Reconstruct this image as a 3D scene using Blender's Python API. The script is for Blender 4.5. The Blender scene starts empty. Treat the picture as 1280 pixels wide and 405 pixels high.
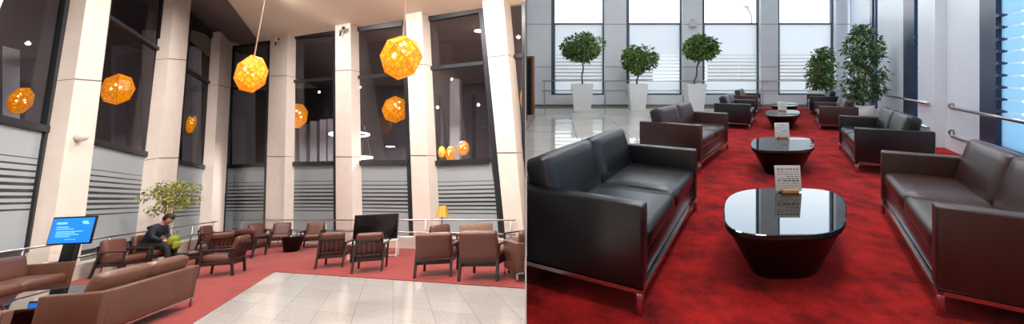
# The photograph is a pair of photographs of one lounge mounted side by side, the left one taken at night
# with the camera tilted up, the right one by day with a level camera.  Two rooms are built, one for each,
# on either side of a partition wall; the night lounge has its own floor plane and its own upright.
import bpy, bmesh, math, random
from mathutils import Vector, Matrix, noise
PI = math.pi
S = bpy.context.scene
COL = S.collection
V = Vector
FPX, PX, PY = 500.0, 700.0, 92.0            # focal length and principal point for a 1280 x 405 frame
HR, HL = 1.4, 1.6                            # eye height above the day floor, above the night floor
rnd = random.Random(7)

# ------------------------------------------------------------------ camera
cam = bpy.data.cameras.new('camera'); camo = bpy.data.objects.new('camera', cam); COL.objects.link(camo)
camo.location = (0, 0, HR); camo.rotation_euler = (PI/2, 0, 0)
cam.sensor_fit = 'HORIZONTAL'; cam.sensor_width = 36; cam.lens = FPX/1280*36
cam.shift_x = -(PX-640)/1280; cam.shift_y = -(202.5-PY)/1280
cam.clip_start = .05; cam.clip_end = 300
S.camera = camo
S.view_settings.view_transform = 'Standard'; S.view_settings.look = 'None'
S.view_settings.gamma = 1; S.view_settings.exposure = 0; S.view_settings.use_curve_mapping = False

# ------------------------------------------------------------------ room frames
CAM = V((0, 0, HR))
u = V((630-PX, FPX, (70*370+250000)/160.)).normalized()
ey = V((0, 1, 0)); ey = (ey-u*ey.dot(u)).normalized(); ex = ey.cross(u)
R3 = Matrix((ex, ey, u)).transposed()
LW = Matrix.Translation(CAM) @ R3.to_4x4() @ Matrix.Translation((0, 0, -HL))   # night room -> world
ID = Matrix.Identity(4)
def ray(x, y): return V(((x-PX)/FPX, 1, (PY-y)/FPX))
def lray(x, y): return R3.transposed() @ ray(x, y)
def lfl(x, y, z=0):                     # point of the night room at height z
    r = lray(x, y); return V((0, 0, HL)) + r*((z-HL)/r.z)
def lat(x, y, Y):                       # point of the night room at forward distance Y (world)
    return R3.transposed() @ (ray(x, y)*Y) + V((0, 0, HL))
def rfl(x, y, z=0):
    Y = (HR-z)*FPX/(y-PY); return V(((x-PX)/FPX*Y, Y, z))
def rat(x, y, Y): return ray(x, y)*Y + CAM
class Plane:
    def __init__(s, o, n): s.o, s.n = o, n.normalized()
    def at(s, x, y, off=0, night=True):
        r = lray(x, y) if night else ray(x, y); o = V((0, 0, HL if night else HR))
        return o + r*(((s.o+s.n*off-o).dot(s.n))/r.dot(s.n))

# ------------------------------------------------------------------ materials
def lin(c):
    return tuple((v/255/12.92 if v/255 <= .04045 else ((v/255+.055)/1.055)**2.4) for v in c)
def mat(name, rgb, rough=.5, metal=0, spec=.5, emis=None, es=0, var=0, vscale=8, bump=0, bscale=60, coat=0, trans=0, sheen=0):
    m = bpy.data.materials.new(name); m.use_nodes = True
    nt = m.node_tree; b = nt.nodes['Principled BSDF']
    c = lin(rgb)
    b.inputs['Base Color'].default_value = (*c, 1); b.inputs['Roughness'].default_value = rough
    b.inputs['Metallic'].default_value = metal; b.inputs['Specular IOR Level'].default_value = spec
    b.inputs['Coat Weight'].default_value = coat; b.inputs['Coat Roughness'].default_value = .08
    b.inputs['Transmission Weight'].default_value = trans
    if sheen: b.inputs['Sheen Weight'].default_value = sheen
    if emis: b.inputs['Emission Color'].default_value = (*lin(emis), 1); b.inputs['Emission Strength'].default_value = es
    tc = nt.nodes.new('ShaderNodeTexCoord')
    if var:
        n = nt.nodes.new('ShaderNodeTexNoise'); n.inputs['Scale'].default_value = vscale; n.inputs['Detail'].default_value = 5
        nt.links.new(tc.outputs['Object'], n.inputs['Vector'])
        r = nt.nodes.new('ShaderNodeValToRGB'); r.color_ramp.elements[0].position = .3; r.color_ramp.elements[1].position = .7
        r.color_ramp.elements[0].color = (*[v*(1-var) for v in c], 1); r.color_ramp.elements[1].color = (*[min(1, v*(1+var)) for v in c], 1)
        nt.links.new(n.outputs['Fac'], r.inputs['Fac']); nt.links.new(r.outputs['Color'], b.inputs['Base Color'])
    if bump:
        n2 = nt.nodes.new('ShaderNodeTexNoise'); n2.inputs['Scale'].default_value = bscale; n2.inputs['Detail'].default_value = 3
        nt.links.new(tc.outputs['Object'], n2.inputs['Vector'])
        bp = nt.nodes.new('ShaderNodeBump'); bp.inputs['Strength'].default_value = bump; bp.inputs['Distance'].default_value = .01
        nt.links.new(n2.outputs['Fac'], bp.inputs['Height']); nt.links.new(bp.outputs['Normal'], b.inputs['Normal'])
    return m
def glass(name, tint, refl=.08, rough=0.0):
    m = bpy.data.materials.new(name); m.use_nodes = True; nt = m.node_tree; nt.nodes.clear()
    o = nt.nodes.new('ShaderNodeOutputMaterial'); t = nt.nodes.new('ShaderNodeBsdfTransparent'); t.inputs[0].default_value = (*tint, 1)
    g = nt.nodes.new('ShaderNodeBsdfGlossy'); g.inputs['Roughness'].default_value = rough
    mx = nt.nodes.new('ShaderNodeMixShader'); mx.inputs[0].default_value = refl
    nt.links.new(t.outputs[0], mx.inputs[1]); nt.links.new(g.outputs[0], mx.inputs[2]); nt.links.new(mx.outputs[0], o.inputs[0])
    return m
def frost(name, rgb, k=.6, clear=.1):
    m = bpy.data.materials.new(name); m.use_nodes = True; nt = m.node_tree; nt.nodes.clear()
    o = nt.nodes.new('ShaderNodeOutputMaterial'); c = (*lin(rgb), 1)
    d = nt.nodes.new('ShaderNodeBsdfDiffuse'); d.inputs[0].default_value = c
    t = nt.nodes.new('ShaderNodeBsdfTranslucent'); t.inputs[0].default_value = c
    p = nt.nodes.new('ShaderNodeBsdfTransparent'); p.inputs[0].default_value = c
    a = nt.nodes.new('ShaderNodeMixShader'); a.inputs[0].default_value = k
    b = nt.nodes.new('ShaderNodeMixShader'); b.inputs[0].default_value = clear
    nt.links.new(d.outputs[0], a.inputs[1]); nt.links.new(t.outputs[0], a.inputs[2])
    nt.links.new(a.outputs[0], b.inputs[1]); nt.links.new(p.outputs[0], b.inputs[2]); nt.links.new(b.outputs[0], o.inputs[0])
    return m
M = {}
M['partition'] = mat('partition paint', (200, 196, 190), .7)
M['col_n'] = mat('cream stone panel night', (220, 208, 198), .55, var=.04, vscale=3)
M['plinth_n'] = mat('pale plinth', (205, 197, 186), .5)
M['ceil_n'] = mat('ceiling cream', (246, 228, 206), .8)
M['joint'] = mat('panel joint', (120, 108, 98), .8)
M['mullion'] = mat('dark grey aluminium frame', (38, 42, 48), .4, metal=.3)
M['glass_n'] = glass('night glass', (.9, .9, .92), .04)
M['frost_n'] = frost('frosted film night', (160, 168, 172), .12, .0)
M['strip_n'] = mat('clear strip in film', (44, 47, 50), .3)
M['outer'] = mat('dim reflected ceiling', (116, 104, 102), .8)
M['outer_dark'] = mat('dark backdrop wall', (98, 92, 98), .7)
M['outer_col'] = mat('reflected pier', (150, 148, 155), .6)
M['steel'] = mat('brushed steel', (190, 190, 190), .28, metal=1)
M['chrome'] = mat('chrome', (200, 198, 200), .18, metal=1)
M['leather_brown_n'] = mat('brown leather night', (90, 58, 44), .42, var=.1, vscale=4, bump=.12, bscale=90)
M['leather_chair'] = mat('red brown leather', (90, 48, 38), .42, var=.1, vscale=5, bump=.1, bscale=90)
M['leather_black'] = mat('black leather', (13, 14, 18), .32, spec=.6, var=.15, vscale=4, bump=.12, bscale=110)
M['leather_brown'] = mat('dark brown leather', (58, 33, 28), .33, spec=.55, var=.12, vscale=4, bump=.12, bscale=110)
M['patterned'] = mat('taupe woven cloth', (128, 100, 84), .8, var=.25, vscale=40)
M['wood_black'] = mat('black stained wood', (38, 28, 27), .4, var=.2, vscale=10)
M['black_gloss'] = mat('black lacquer', (8, 8, 9), .45, spec=.3)
M['glass_top'] = mat('dark glass top', (6, 7, 9), .015, spec=.8, coat=0)
M['glass_top'].node_tree.nodes['Principled BSDF'].inputs['Coat Roughness'].default_value = .01
M['glass_top'].node_tree.nodes['Principled BSDF'].inputs['IOR'].default_value = 1.7
M['black_plastic'] = mat('black plastic', (14, 14, 15), .35)
M['screen_off'] = mat('dark screen', (10, 10, 14), .12)
M['white_plastic'] = mat('white plastic', (215, 212, 205), .4)
M['pot'] = mat('white planter', (232, 232, 230), .35)
M['soil'] = mat('soil', (50, 36, 26), .9)
M['bark'] = mat('bark', (112, 88, 66), .8, var=.2, vscale=30)
M['bark_pale'] = mat('pale bark', (170, 150, 120), .8, var=.15, vscale=30)
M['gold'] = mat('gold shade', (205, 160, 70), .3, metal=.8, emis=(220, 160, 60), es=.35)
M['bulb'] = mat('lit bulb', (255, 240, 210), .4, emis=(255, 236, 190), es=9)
M['spot'] = mat('lit spot reflection', (255, 245, 230), .4, emis=(255, 240, 225), es=7)
M['ring'] = mat('lit ring reflection', (255, 245, 240), .4, emis=(255, 245, 245), es=4)
M['cord'] = mat('cord', (200, 185, 165), .5)
M['red_trim'] = mat('skirting shadow strip', (90, 80, 70), .6)
M['col_d'] = mat('pale wall panel day', (236, 238, 241), .45, var=.02, vscale=2)
M['col_side'] = mat('pearl white wall panel', (224, 234, 243), .4, var=.02, vscale=2)
M['skirt_d'] = mat('taupe skirting', (120, 112, 104), .4)
M['navy'] = mat('navy window frame', (34, 48, 76), .35)
M['frame_d'] = mat('grey window frame', (84, 92, 102), .35, metal=.3)
M['glass_d'] = glass('day glass', (.96, .97, .98), .05)
M['frost_d'] = frost('frosted film day', (216, 217, 218), .75, .12)
M['frost_b'] = frost('blue frosted film', (176, 200, 214), .8, .2)
M['ceil_d'] = mat('white ceiling', (225, 225, 225), .8)
M['wood_frame'] = mat('orange brown wood', (120, 66, 34), .35, var=.2, vscale=6)
M['card'] = mat('menu card', (226, 224, 218), .5)
M['ink'] = mat('print', (110, 112, 112), .6)
M['wood_light'] = mat('light wood block', (196, 150, 100), .5)
M['skin'] = mat('skin', (196, 144, 116), .5)
M['hair'] = mat('black hair', (18, 14, 13), .6)
M['jacket'] = mat('navy jacket cloth', (26, 30, 44), .8)
M['trousers'] = mat('dark trousers cloth', (28, 28, 36), .8)
M['shoe'] = mat('black shoes', (16, 15, 15), .4)
M['bag_green'] = mat('lime green cloth', (128, 134, 30), .7, var=.15, vscale=20)
M['glassware'] = glass('clear glassware', (.9, .9, .9), .1)
M['blue_off'] = mat('lamp post grey', (120, 125, 130), .5)

def carpet_mat(name, rgb, lo, hi, bump=.5):
    m = mat(name, rgb, .95, spec=.1, sheen=.25)
    nt = m.node_tree; b = nt.nodes['Principled BSDF']; tc = nt.nodes.new('ShaderNodeTexCoord')
    n = nt.nodes.new('ShaderNodeTexNoise'); n.inputs['Scale'].default_value = 3.2; n.inputs['Detail'].default_value = 8; n.inputs['Roughness'].default_value = .7
    nt.links.new(tc.outputs['Object'], n.inputs['Vector'])
    r = nt.nodes.new('ShaderNodeValToRGB'); e = r.color_ramp.elements
    e[0].position = .34; e[0].color = (*lin(lo), 1); e[1].position = .66; e[1].color = (*lin(hi), 1)
    nt.links.new(n.outputs['Fac'], r.inputs['Fac']); nt.links.new(r.outputs['Color'], b.inputs['Base Color'])
    n2 = nt.nodes.new('ShaderNodeTexNoise'); n2.inputs['Scale'].default_value = 70
    nt.links.new(tc.outputs['Object'], n2.inputs['Vector'])
    bp = nt.nodes.new('ShaderNodeBump'); bp.inputs['Strength'].default_value = bump; bp.inputs['Distance'].default_value = .012
    nt.links.new(n2.outputs['Fac'], bp.inputs['Height']); nt.links.new(bp.outputs['Normal'], b.inputs['Normal'])
    return m
M['carpet_n'] = carpet_mat('red carpet night', (122, 22, 18), (108, 16, 13), (136, 26, 21), .2)
M['carpet_d'] = carpet_mat('red carpet day', (140, 18, 18), (90, 5, 7), (188, 32, 28), .6)
M['carpet_d'].node_tree.nodes['Principled BSDF'].inputs['Sheen Weight'].default_value = .05

def tile_mat(name, c1, c2, joint, rough, speck=.0, spec=.5, mortar=.012):
    m = bpy.data.materials.new(name); m.use_nodes = True; nt = m.node_tree; b = nt.nodes['Principled BSDF']
    b.inputs['Roughness'].default_value = rough; b.inputs['Specular IOR Level'].default_value = spec
    uv = nt.nodes.new('ShaderNodeUVMap'); uv.uv_map = 'UVMap'
    br = nt.nodes.new('ShaderNodeTexBrick'); br.offset = 0; br.inputs['Scale'].default_value = 1
    br.inputs['Brick Width'].default_value = 1; br.inputs['Row Height'].default_value = 1; br.inputs['Mortar Size'].default_value = mortar
    br.inputs['Color1'].default_value = (*lin(c1), 1); br.inputs['Color2'].default_value = (*lin(c2), 1); br.inputs['Mortar'].default_value = (*lin(joint), 1)
    nt.links.new(uv.outputs[0], br.inputs['Vector'])
    col = br.outputs['Color']
    if speck:
        n = nt.nodes.new('ShaderNodeTexNoise'); n.inputs['Scale'].default_value = 38; n.inputs['Detail'].default_value = 4
        tc = nt.nodes.new('ShaderNodeTexCoord'); nt.links.new(tc.outputs['Object'], n.inputs['Vector'])
        r = nt.nodes.new('ShaderNodeValToRGB'); r.color_ramp.elements[0].position = .35; r.color_ramp.elements[1].position = .65
        r.color_ramp.elements[0].color = (1-speck, 1-speck, 1-speck, 1); r.color_ramp.elements[1].color = (1, 1, 1, 1)
        mx = nt.nodes.new('ShaderNodeMixRGB'); mx.blend_type = 'MULTIPLY'; mx.inputs[0].default_value = 1
        nt.links.new(n.outputs['Fac'], r.inputs['Fac']); nt.links.new(col, mx.inputs[1]); nt.links.new(r.outputs['Color'], mx.inputs[2]); col = mx.outputs[0]
    nt.links.new(col, b.inputs['Base Color'])
    return m
M['tile_n'] = tile_mat('speckled granite tile', (172, 169, 165), (164, 161, 157), (136, 132, 128), .14, .25, mortar=.008)
M['tile_d'] = tile_mat('polished cream tile', (196, 190, 180), (188, 182, 172), (150, 144, 134), .04, .0, spec=.9)

def leaf_mat(name, a, b_):
    m = mat(name, a, .5); nt = m.node_tree; b = nt.nodes['Principled BSDF']
    g = nt.nodes.new('ShaderNodeNewGeometry'); r = nt.nodes.new('ShaderNodeValToRGB')
    r.color_ramp.elements[0].color = (*lin(a), 1); r.color_ramp.elements[1].color = (*lin(b_), 1)
    nt.links.new(g.outputs['Random Per Island'], r.inputs['Fac']); nt.links.new(r.outputs['Color'], b.inputs['Base Color'])
    return m
M['leaf'] = leaf_mat('ficus leaves', (44, 78, 30), (122, 156, 72))
M['leaf_dark'] = leaf_mat('dark ficus leaves', (34, 66, 38), (104, 140, 84))
M['leaf_pale'] = leaf_mat('pale ficus leaves', (92, 108, 40), (176, 178, 96))

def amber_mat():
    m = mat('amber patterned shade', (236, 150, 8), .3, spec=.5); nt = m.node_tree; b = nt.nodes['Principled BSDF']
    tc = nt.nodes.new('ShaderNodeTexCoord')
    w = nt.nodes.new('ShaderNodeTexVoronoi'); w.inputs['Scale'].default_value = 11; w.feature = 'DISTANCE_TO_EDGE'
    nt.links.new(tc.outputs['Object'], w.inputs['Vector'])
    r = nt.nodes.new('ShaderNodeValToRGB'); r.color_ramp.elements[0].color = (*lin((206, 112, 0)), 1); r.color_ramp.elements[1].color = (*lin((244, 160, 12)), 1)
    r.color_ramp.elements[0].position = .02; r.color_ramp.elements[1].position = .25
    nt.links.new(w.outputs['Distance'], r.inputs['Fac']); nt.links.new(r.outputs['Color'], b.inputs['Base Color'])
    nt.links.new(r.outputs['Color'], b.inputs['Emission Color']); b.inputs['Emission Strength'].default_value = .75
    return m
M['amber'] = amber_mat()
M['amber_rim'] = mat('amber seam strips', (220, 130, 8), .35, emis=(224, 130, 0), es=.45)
M['blue_screen'] = mat('lit blue screen', (10, 110, 230), .3, emis=(20, 128, 240), es=1.0)
M['blue_light'] = mat('pale words on blue screen', (120, 200, 255), .3, emis=(110, 190, 250), es=1.0)

# ------------------------------------------------------------------ mesh helpers
class MB:
    def __init__(s): s.bm = bmesh.new(); s.mi = 0
    def _add(s, tmp, mtx=None, mi=0, smooth=None):
        if mtx is not None: bmesh.ops.transform(tmp, matrix=mtx, verts=tmp.verts)
        vm = {}
        for v in tmp.verts: vm[v] = s.bm.verts.new(v.co)
        for fc in tmp.faces:
            try: nf = s.bm.faces.new([vm[v] for v in fc.verts])
            except ValueError: continue
            nf.material_index = mi; nf.smooth = fc.smooth if smooth is None else smooth
        tmp.free(); return s
    def box(s, lo, hi, r=0, mi=0, mtx=None, seg=2):
        t = bmesh.new(); bmesh.ops.create_cube(t, size=1)
        lo, hi = V(lo), V(hi)
        for v in t.verts: v.co = V([(lo[i]+hi[i])/2 + v.co[i]*(hi[i]-lo[i]) for i in range(3)])
        if r: bmesh.ops.bevel(t, geom=list(t.edges), offset=r, segments=seg, affect='EDGES', profile=.5)
        if r:
            for fc in t.faces: fc.smooth = True
        return s._add(t, mtx, mi)
    def poly_prism(s, pts, vec, mi=0):                  # polygon extruded along vec
        a = [s.bm.verts.new(p) for p in pts]; b = [s.bm.verts.new(V(p)+V(vec)) for p in pts]
        fs = [s.bm.faces.new(a), s.bm.faces.new(b[::-1])]; n = len(a)
        for i in range(n): fs.append(s.bm.faces.new((a[i], b[i], b[(i+1) % n], a[(i+1) % n])))
        for f in fs: f.material_index = mi
        return s
    def hexa(s, f4, b4, mi=0):
        a = [s.bm.verts.new(p) for p in f4]; b = [s.bm.verts.new(p) for p in b4]
        fs = [s.bm.faces.new(a), s.bm.faces.new(b[::-1])]
        for i in range(4): fs.append(s.bm.faces.new((a[i], b[i], b[(i+1) % 4], a[(i+1) % 4])))
        for f in fs: f.material_index = mi
        return s
    def tube(s, pts, rad, n=10, mi=0, cap=True):
        pts = [V(p) for p in pts]; rads = rad if isinstance(rad, (list, tuple)) else [rad]*len(pts)
        rings = []; nrm = None
        for i, p in enumerate(pts):
            d = ((pts[min(i+1, len(pts)-1)]-p).normalized() + (p-pts[max(i-1, 0)]).normalized()).normalized()
            if nrm is None:
                nrm = d.orthogonal().normalized()
            else:
                nrm = (nrm - d*nrm.dot(d)).normalized()
            bn = d.cross(nrm)
            rings.append([s.bm.verts.new(p + (nrm*math.cos(2*PI*k/n)+bn*math.sin(2*PI*k/n))*rads[i]) for k in range(n)])
        for a, b in zip(rings, rings[1:]):
            for k in range(n):
                f = s.bm.faces.new((a[k], a[(k+1) % n], b[(k+1) % n], b[k])); f.material_index = mi; f.smooth = True
        if cap:
            s.bm.faces.new(rings[0][::-1]).material_index = mi; s.bm.faces.new(rings[-1]).material_index = mi
        return s
    def lathe(s, prof, n=32, mi=0, c=(0, 0, 0), smooth=True):
        c = V(c); rings = []
        for r, z in prof: rings.append([s.bm.verts.new(c+V((max(r, 1e-4)*math.cos(2*PI*k/n), max(r, 1e-4)*math.sin(2*PI*k/n), z))) for k in range(n)])
        for a, b in zip(rings, rings[1:]):
            for k in range(n):
                f = s.bm.faces.new((a[k], a[(k+1) % n], b[(k+1) % n], b[k])); f.material_index = mi; f.smooth = smooth
        s.bm.faces.new(rings[0][::-1]).material_index = mi; s.bm.faces.new(rings[-1]).material_index = mi
        return s
    def loft(s, rings, mi=0, smooth=True, cap=True):
        R = [[s.bm.verts.new(p) for p in r] for r in rings]; n = len(R[0])
        for a, b in zip(R, R[1:]):
            for k in range(n):
                f = s.bm.faces.new((a[k], a[(k+1) % n], b[(k+1) % n], b[k])); f.material_index = mi; f.smooth = smooth
        if cap:
            s.bm.faces.new(R[0][::-1]).material_index = mi; s.bm.faces.new(R[-1]).material_index = mi
        return s
    def cushion(s, w, d, h, r=.04, puff=.02, mtx=None, mi=0):
        t = bmesh.new(); bmesh.ops.create_cube(t, size=2); bmesh.ops.subdivide_edges(t, edges=list(t.edges), cuts=7, use_grid_fill=True)
        hs = V((w/2, d/2, h/2))
        for v in t.verts:
            q = v.co.copy(); p = V([q[i]*hs[i] for i in range(3)])
            # bring the outer loops nearer to the rim so that the rounding is smooth
            for i in range(3):
                a = abs(q[i])
                if a < .99: p[i] = math.copysign(hs[i]-r*1.0 if a > .7 else (hs[i]-r)*a/.75, q[i])
            inn = V([max(-hs[i]+r, min(hs[i]-r, p[i])) for i in range(3)])
            dl = p-inn
            if dl.length > 1e-6: p = inn + dl.normalized()*r
            k = lambda a: max(0, 1-(a)**4)
            pu = [k(q.y)*k(q.z), k(q.x)*k(q.z), k(q.x)*k(q.y)]
            for i in range(3):
                if abs(q[i]) > .99: p[i] += math.copysign(puff*pu[i], q[i])
            v.co = p
        for fc in t.faces: fc.smooth = True
        return s._add(t, mtx, mi)
    def build(s, name, mats, parent=None, frame=None):
        bmesh.ops.recalc_face_normals(s.bm, faces=s.bm.faces)
        me = bpy.data.meshes.new(name); s.bm.to_mesh(me); s.bm.free()
        for m in (mats if isinstance(mats, (list, tuple)) else [mats]): me.materials.append(M[m] if isinstance(m, str) else m)
        o = bpy.data.objects.new(name, me); COL.objects.link(o)
        if parent is not None: o.parent = parent
        elif frame is not None: o.matrix_world = frame
        return o
def tag(o, label, cat, group=None, kind=None):
    o['label'] = label; o['category'] = cat
    if group: o['group'] = group
    if kind: o['kind'] = kind
    return o
def struct(o, label=None):
    o['kind'] = 'structure'
    if label: o['label'] = label
    return o
def empty(name, frame, loc=(0, 0, 0), yaw=0, sc=(1, 1, 1)):
    o = bpy.data.objects.new(name, None); COL.objects.link(o); o.empty_display_size = .2
    o.matrix_world = frame @ Matrix.Translation(V(loc)) @ Matrix.Rotation(yaw, 4, 'Z') @ Matrix.Diagonal((*sc, 1))
    return o
def kids(o): return [c for c in bpy.data.objects if c.parent == o]
def copy_tree(o, parent=None):
    c = o.copy(); COL.objects.link(c)
    if parent is not None: c.parent = parent
    for ch in kids(o):
        if ch is not c: copy_tree(ch, c)
    return c
def place(o, frame, loc, yaw=0, sc=(1, 1, 1)):
    o.matrix_world = frame @ Matrix.Translation(V(loc)) @ Matrix.Rotation(yaw, 4, 'Z') @ Matrix.Diagonal((*sc, 1))
def face_yaw(loc, phi):                       # local front is -y; phi = 0 faces the eye, 90 the viewer's right
    return math.atan2(loc[0], loc[1])*-1 + math.radians(phi)
SEAM = (657-PX)/FPX
def clip_seam(root, side, gap=.0035):            # cut a thing that stands against the partition along the partition's face
    bpy.context.view_layer.update()
    nrm = V((1, -(SEAM+side*gap), 0))*side          # keeps points where nrm . p > 0
    def rec(o):
        if o.type == 'MESH':
            o.data = o.data.copy(); bm = bmesh.new(); bm.from_mesh(o.data); mw = o.matrix_world.copy()
            bmesh.ops.transform(bm, matrix=mw, verts=bm.verts)
            r = bmesh.ops.bisect_plane(bm, geom=bm.verts[:]+bm.edges[:]+bm.faces[:], plane_co=(0, 0, 0), plane_no=nrm, clear_inner=True)
            ed = [g for g in r['geom_cut'] if isinstance(g, bmesh.types.BMEdge)]
            if ed and len(bm.faces):
                try: bmesh.ops.holes_fill(bm, edges=ed)
                except Exception: pass
            n = len(bm.faces)
            bmesh.ops.transform(bm, matrix=mw.inverted(), verts=bm.verts); bm.to_mesh(o.data); bm.free()
            if n == 0 and not kids(o): bpy.data.objects.remove(o); return
        for c in kids(o): rec(c)
    rec(root)

# ================================================================== NIGHT ROOM (left photograph)
BA, BB = lfl(280, 300), lfl(637, 317)
BP = Plane(BA, (BB-BA).cross(V((0, 0, 1))))
if BP.n.y < 0: BP.n = -BP.n                      # points out of the room
ctop = BP.at(289, 53)
LA, LB = lfl(270, 304), lfl(116, 345)
LP = Plane(LA, (LB-LA).cross(ctop-LA))
if LP.n.x > 0: LP.n = -LP.n
c1, c2, c3 = ctop, BP.at(603, 2), LP.at(239, 0)
cn = (c2-c1).cross(c3-c1).normalized()
if cn.z < 0: cn = -cn
def cz(x, y): return c1.z - (cn.x*(x-c1.x)+cn.y*(y-c1.y))/cn.z
def lceil(x, y): return V((x, y, cz(x, y)))
def up_to_ceiling(b, t, extra=.0):               # carry the edge b -> t on to the ceiling plane
    d = t-b; k = (c1-b).dot(cn)/d.dot(cn); return b+d*k

def lbig(pts, z=0): return [V((x, y, z)) for x, y in pts]
# floor of granite, carpet laid over it (both stop at the partition)
def seam_local(t, z):                              # a point of the partition's night face at forward distance t and height z of the night room
    r = R3.transposed() @ V((SEAM-.0014, 1, 0)); uu = R3.transposed() @ V((0, 0, 1))
    p = V((0, 0, HL)) + r*t; return p + uu*((z-p.z)/uu.z)
s0, s1 = seam_local(-7, 0), seam_local(34, 0)
m = MB(); m.poly_prism([V((-36, -8, 0)), V((s0.x, -8, 0)), s0, s1, V((s1.x-1, 34, 0)), V((-36, 34, 0))], (0, 0, -.1))
fl_n = struct(m.build('floor', 'tile_n', frame=LW), 'speckled grey granite tile floor of the night lounge')
Cc, E1, E2 = lfl(343, 340), lfl(656, 361), lfl(240, 405)
dr, dd = (E1-Cc), (E2-Cc)
uvl = fl_n.data.uv_layers.new(name='UVMap')
for lp in fl_n.data.loops:
    p = fl_n.data.vertices[lp.vertex_index].co - Cc
    det = dr.x*dd.y-dr.y*dd.x; a = (p.x*dd.y-p.y*dd.x)/det; b = (dr.x*p.y-dr.y*p.x)/det
    uvl.data[lp.index].uv = (a*9.0, b*6.0)
sE = seam_local(1, 0); sd = (s1-s0).normalized()
def line_hit(p, d, q, e):
    det = d.x*-e.y + e.x*d.y; w = q-p; k = (w.x*-e.y + e.x*w.y)/det; return p+d*k
eR = line_hit(Cc, dr, s0, sd)
m = MB(); far = seam_local(16, 0)
m.poly_prism([V((p.x, p.y, .0)) for p in (Cc+dd*1.9, Cc, eR, V((line_hit(BA, BB-BA, s0, sd).x, line_hit(BA, BB-BA, s0, sd).y, 0)), BA+(BA-BB)*.1, LA+(LA-LB)*.1, LB+(LB-LA)*1.4)], (0, 0, .012))
struct(m.build('floor', 'carpet_n', frame=LW), 'red carpet of the night lounge')
# ceiling
m = MB(); q = [lceil(-36, -8), lceil(s0.x, -8), None, None, lceil(-36, 34)]
sc0, sc1 = seam_local(-8, 9), seam_local(34, 9)
pts = [lceil(-36, -8), lceil(seam_local(-6, cz(s0.x, -8)).x, -8), lceil(s1.x+.4, 34), lceil(-36, 34)]
t1 = seam_local(-7, cz(0, -7)); t2 = seam_local(38, cz(-3, 34))
pts = [lceil(-36, -8), lceil(t1.x, t1.y), lceil(t2.x, t2.y), lceil(-36, t2.y)]
m.poly_prism(pts, (0, 0, .15)); struct(m.build('ceiling', 'ceil_n', frame=LW), 'cream ceiling of the night lounge')

oq = V((BP.n.x, BP.n.y, 0)).normalized(); ol = V((LP.n.x, LP.n.y, 0)).normalized()
for (a_, b_, o_, dz) in ((BA-(BB-BA)*.3, BB, oq, -.02), (LB+(LB-LA)*.6, LA-(LB-LA)*.5, ol, -.03)):  # dim ceiling added beyond the glass, standing in for the mirrored one
    pp = [a_+o_*.45, b_+o_*.45, b_+o_*9, a_+o_*9]
    if dz == -.02: pp[1] = line_hit(BA+o_*.45, BB-BA, s0, sd); pp[2] = line_hit(BA+o_*9, BB-BA, s0, sd)
    m = MB(); m.poly_prism([lceil(p.x, p.y)+V((0, 0, dz)) for p in pp], (0, 0, .01)); struct(m.build('ceiling', 'outer', frame=LW), 'dim ceiling added beyond the glass as the reflected ceiling')
# front columns: pixel edges on the wall's front plane, (bottom left, bottom right, top right, top left)
DEP = .38
def column(plane, bl, br, tr, tl, joints, back_left=None):
    f = [plane.at(*bl), plane.at(*br), plane.at(*tr), plane.at(*tl)]
    f[2] = up_to_ceiling(f[1], f[2]); f[3] = up_to_ceiling(f[0], f[3])
    # down to the floor
    for i, j in ((0, 3), (1, 2)):
        d = f[j]-f[i]; f[i] = f[i]-d*(f[i].z/d.z)
    off = plane.n*DEP
    b = [p+off for p in f]
    m = MB(); m.hexa(f, b)
    for jl, jr in joints:
        for (a, c) in ((plane.at(bl[0], jl), None),):
            tL = (plane.at(0 if False else bl[0], jl)-f[0]).z; 
            kL = (tL)/(f[3]-f[0]).z; kR = (plane.at(br[0], jr)-f[1]).z/(f[2]-f[1]).z
            p, q_ = f[0]+(f[3]-f[0])*kL, f[1]+(f[2]-f[1])*kR
            e = V((0, 0, .018)); o = -plane.n*.006
            m.hexa([p-e+o, q_-e+o, q_+e+o, p+e+o], [p-e+off*.99, q_-e+off*.99, q_+e+off*.99, p+e+off*.99], mi=1)
    return struct(m.build('wall_column', ['col_n', 'joint'], frame=LW), 'cream stone clad column between the night windows')
cols_l = [((64, 300), (103, 300), (139, 0), (108, 0), [(88, 92)]),
          ((189, 300), (216, 285), (239, 0), (218, 0), [(60, 64), (196, 196)]),
          ((263, 290), (279, 290), (291, 53), (276, 38), [(100, 104)])]
cols_b = [((331, 295), (354, 295), (360, 40), (338, 43), [(97, 96), (196, 196)]),
          ((420, 298), (441, 298), (438, 30), (419, 34), [(88, 87), (196, 196)]),
          ((517, 300), (539, 300), (527, 14), (507, 18), [(80, 78), (194, 194)]),
          ((632, 300), (655, 300), (629, 0), (603, 2), [(66, 64), (190, 190)])]
for c in cols_l: column(LP, *c)
for c in cols_b: column(BP, *c)
# low plinths under the windows
def plinth(plane, a, b, hh, name, label):
    A, B = plane.at(*a), plane.at(*b); A.z = B.z = 0
    o = plane.n*(DEP+.02); i = -plane.n*.02; z = V((0, 0, hh))
    for v in (o, i): v.z = 0
    m = MB(); m.hexa([A+i, B+i, B+i+z, A+i+z], [A+o, B+o, B+o+z, A+o+z]); return struct(m.build(name, 'plinth_n', frame=LW), label)
plinth(LP, (-140, 400), (268, 304), .34, 'baseboard_left', 'pale plinth along the left windows')
plinth(BP, (276, 300), (655.8, 318), .34, 'baseboard_back', 'pale plinth along the back windows')

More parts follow.
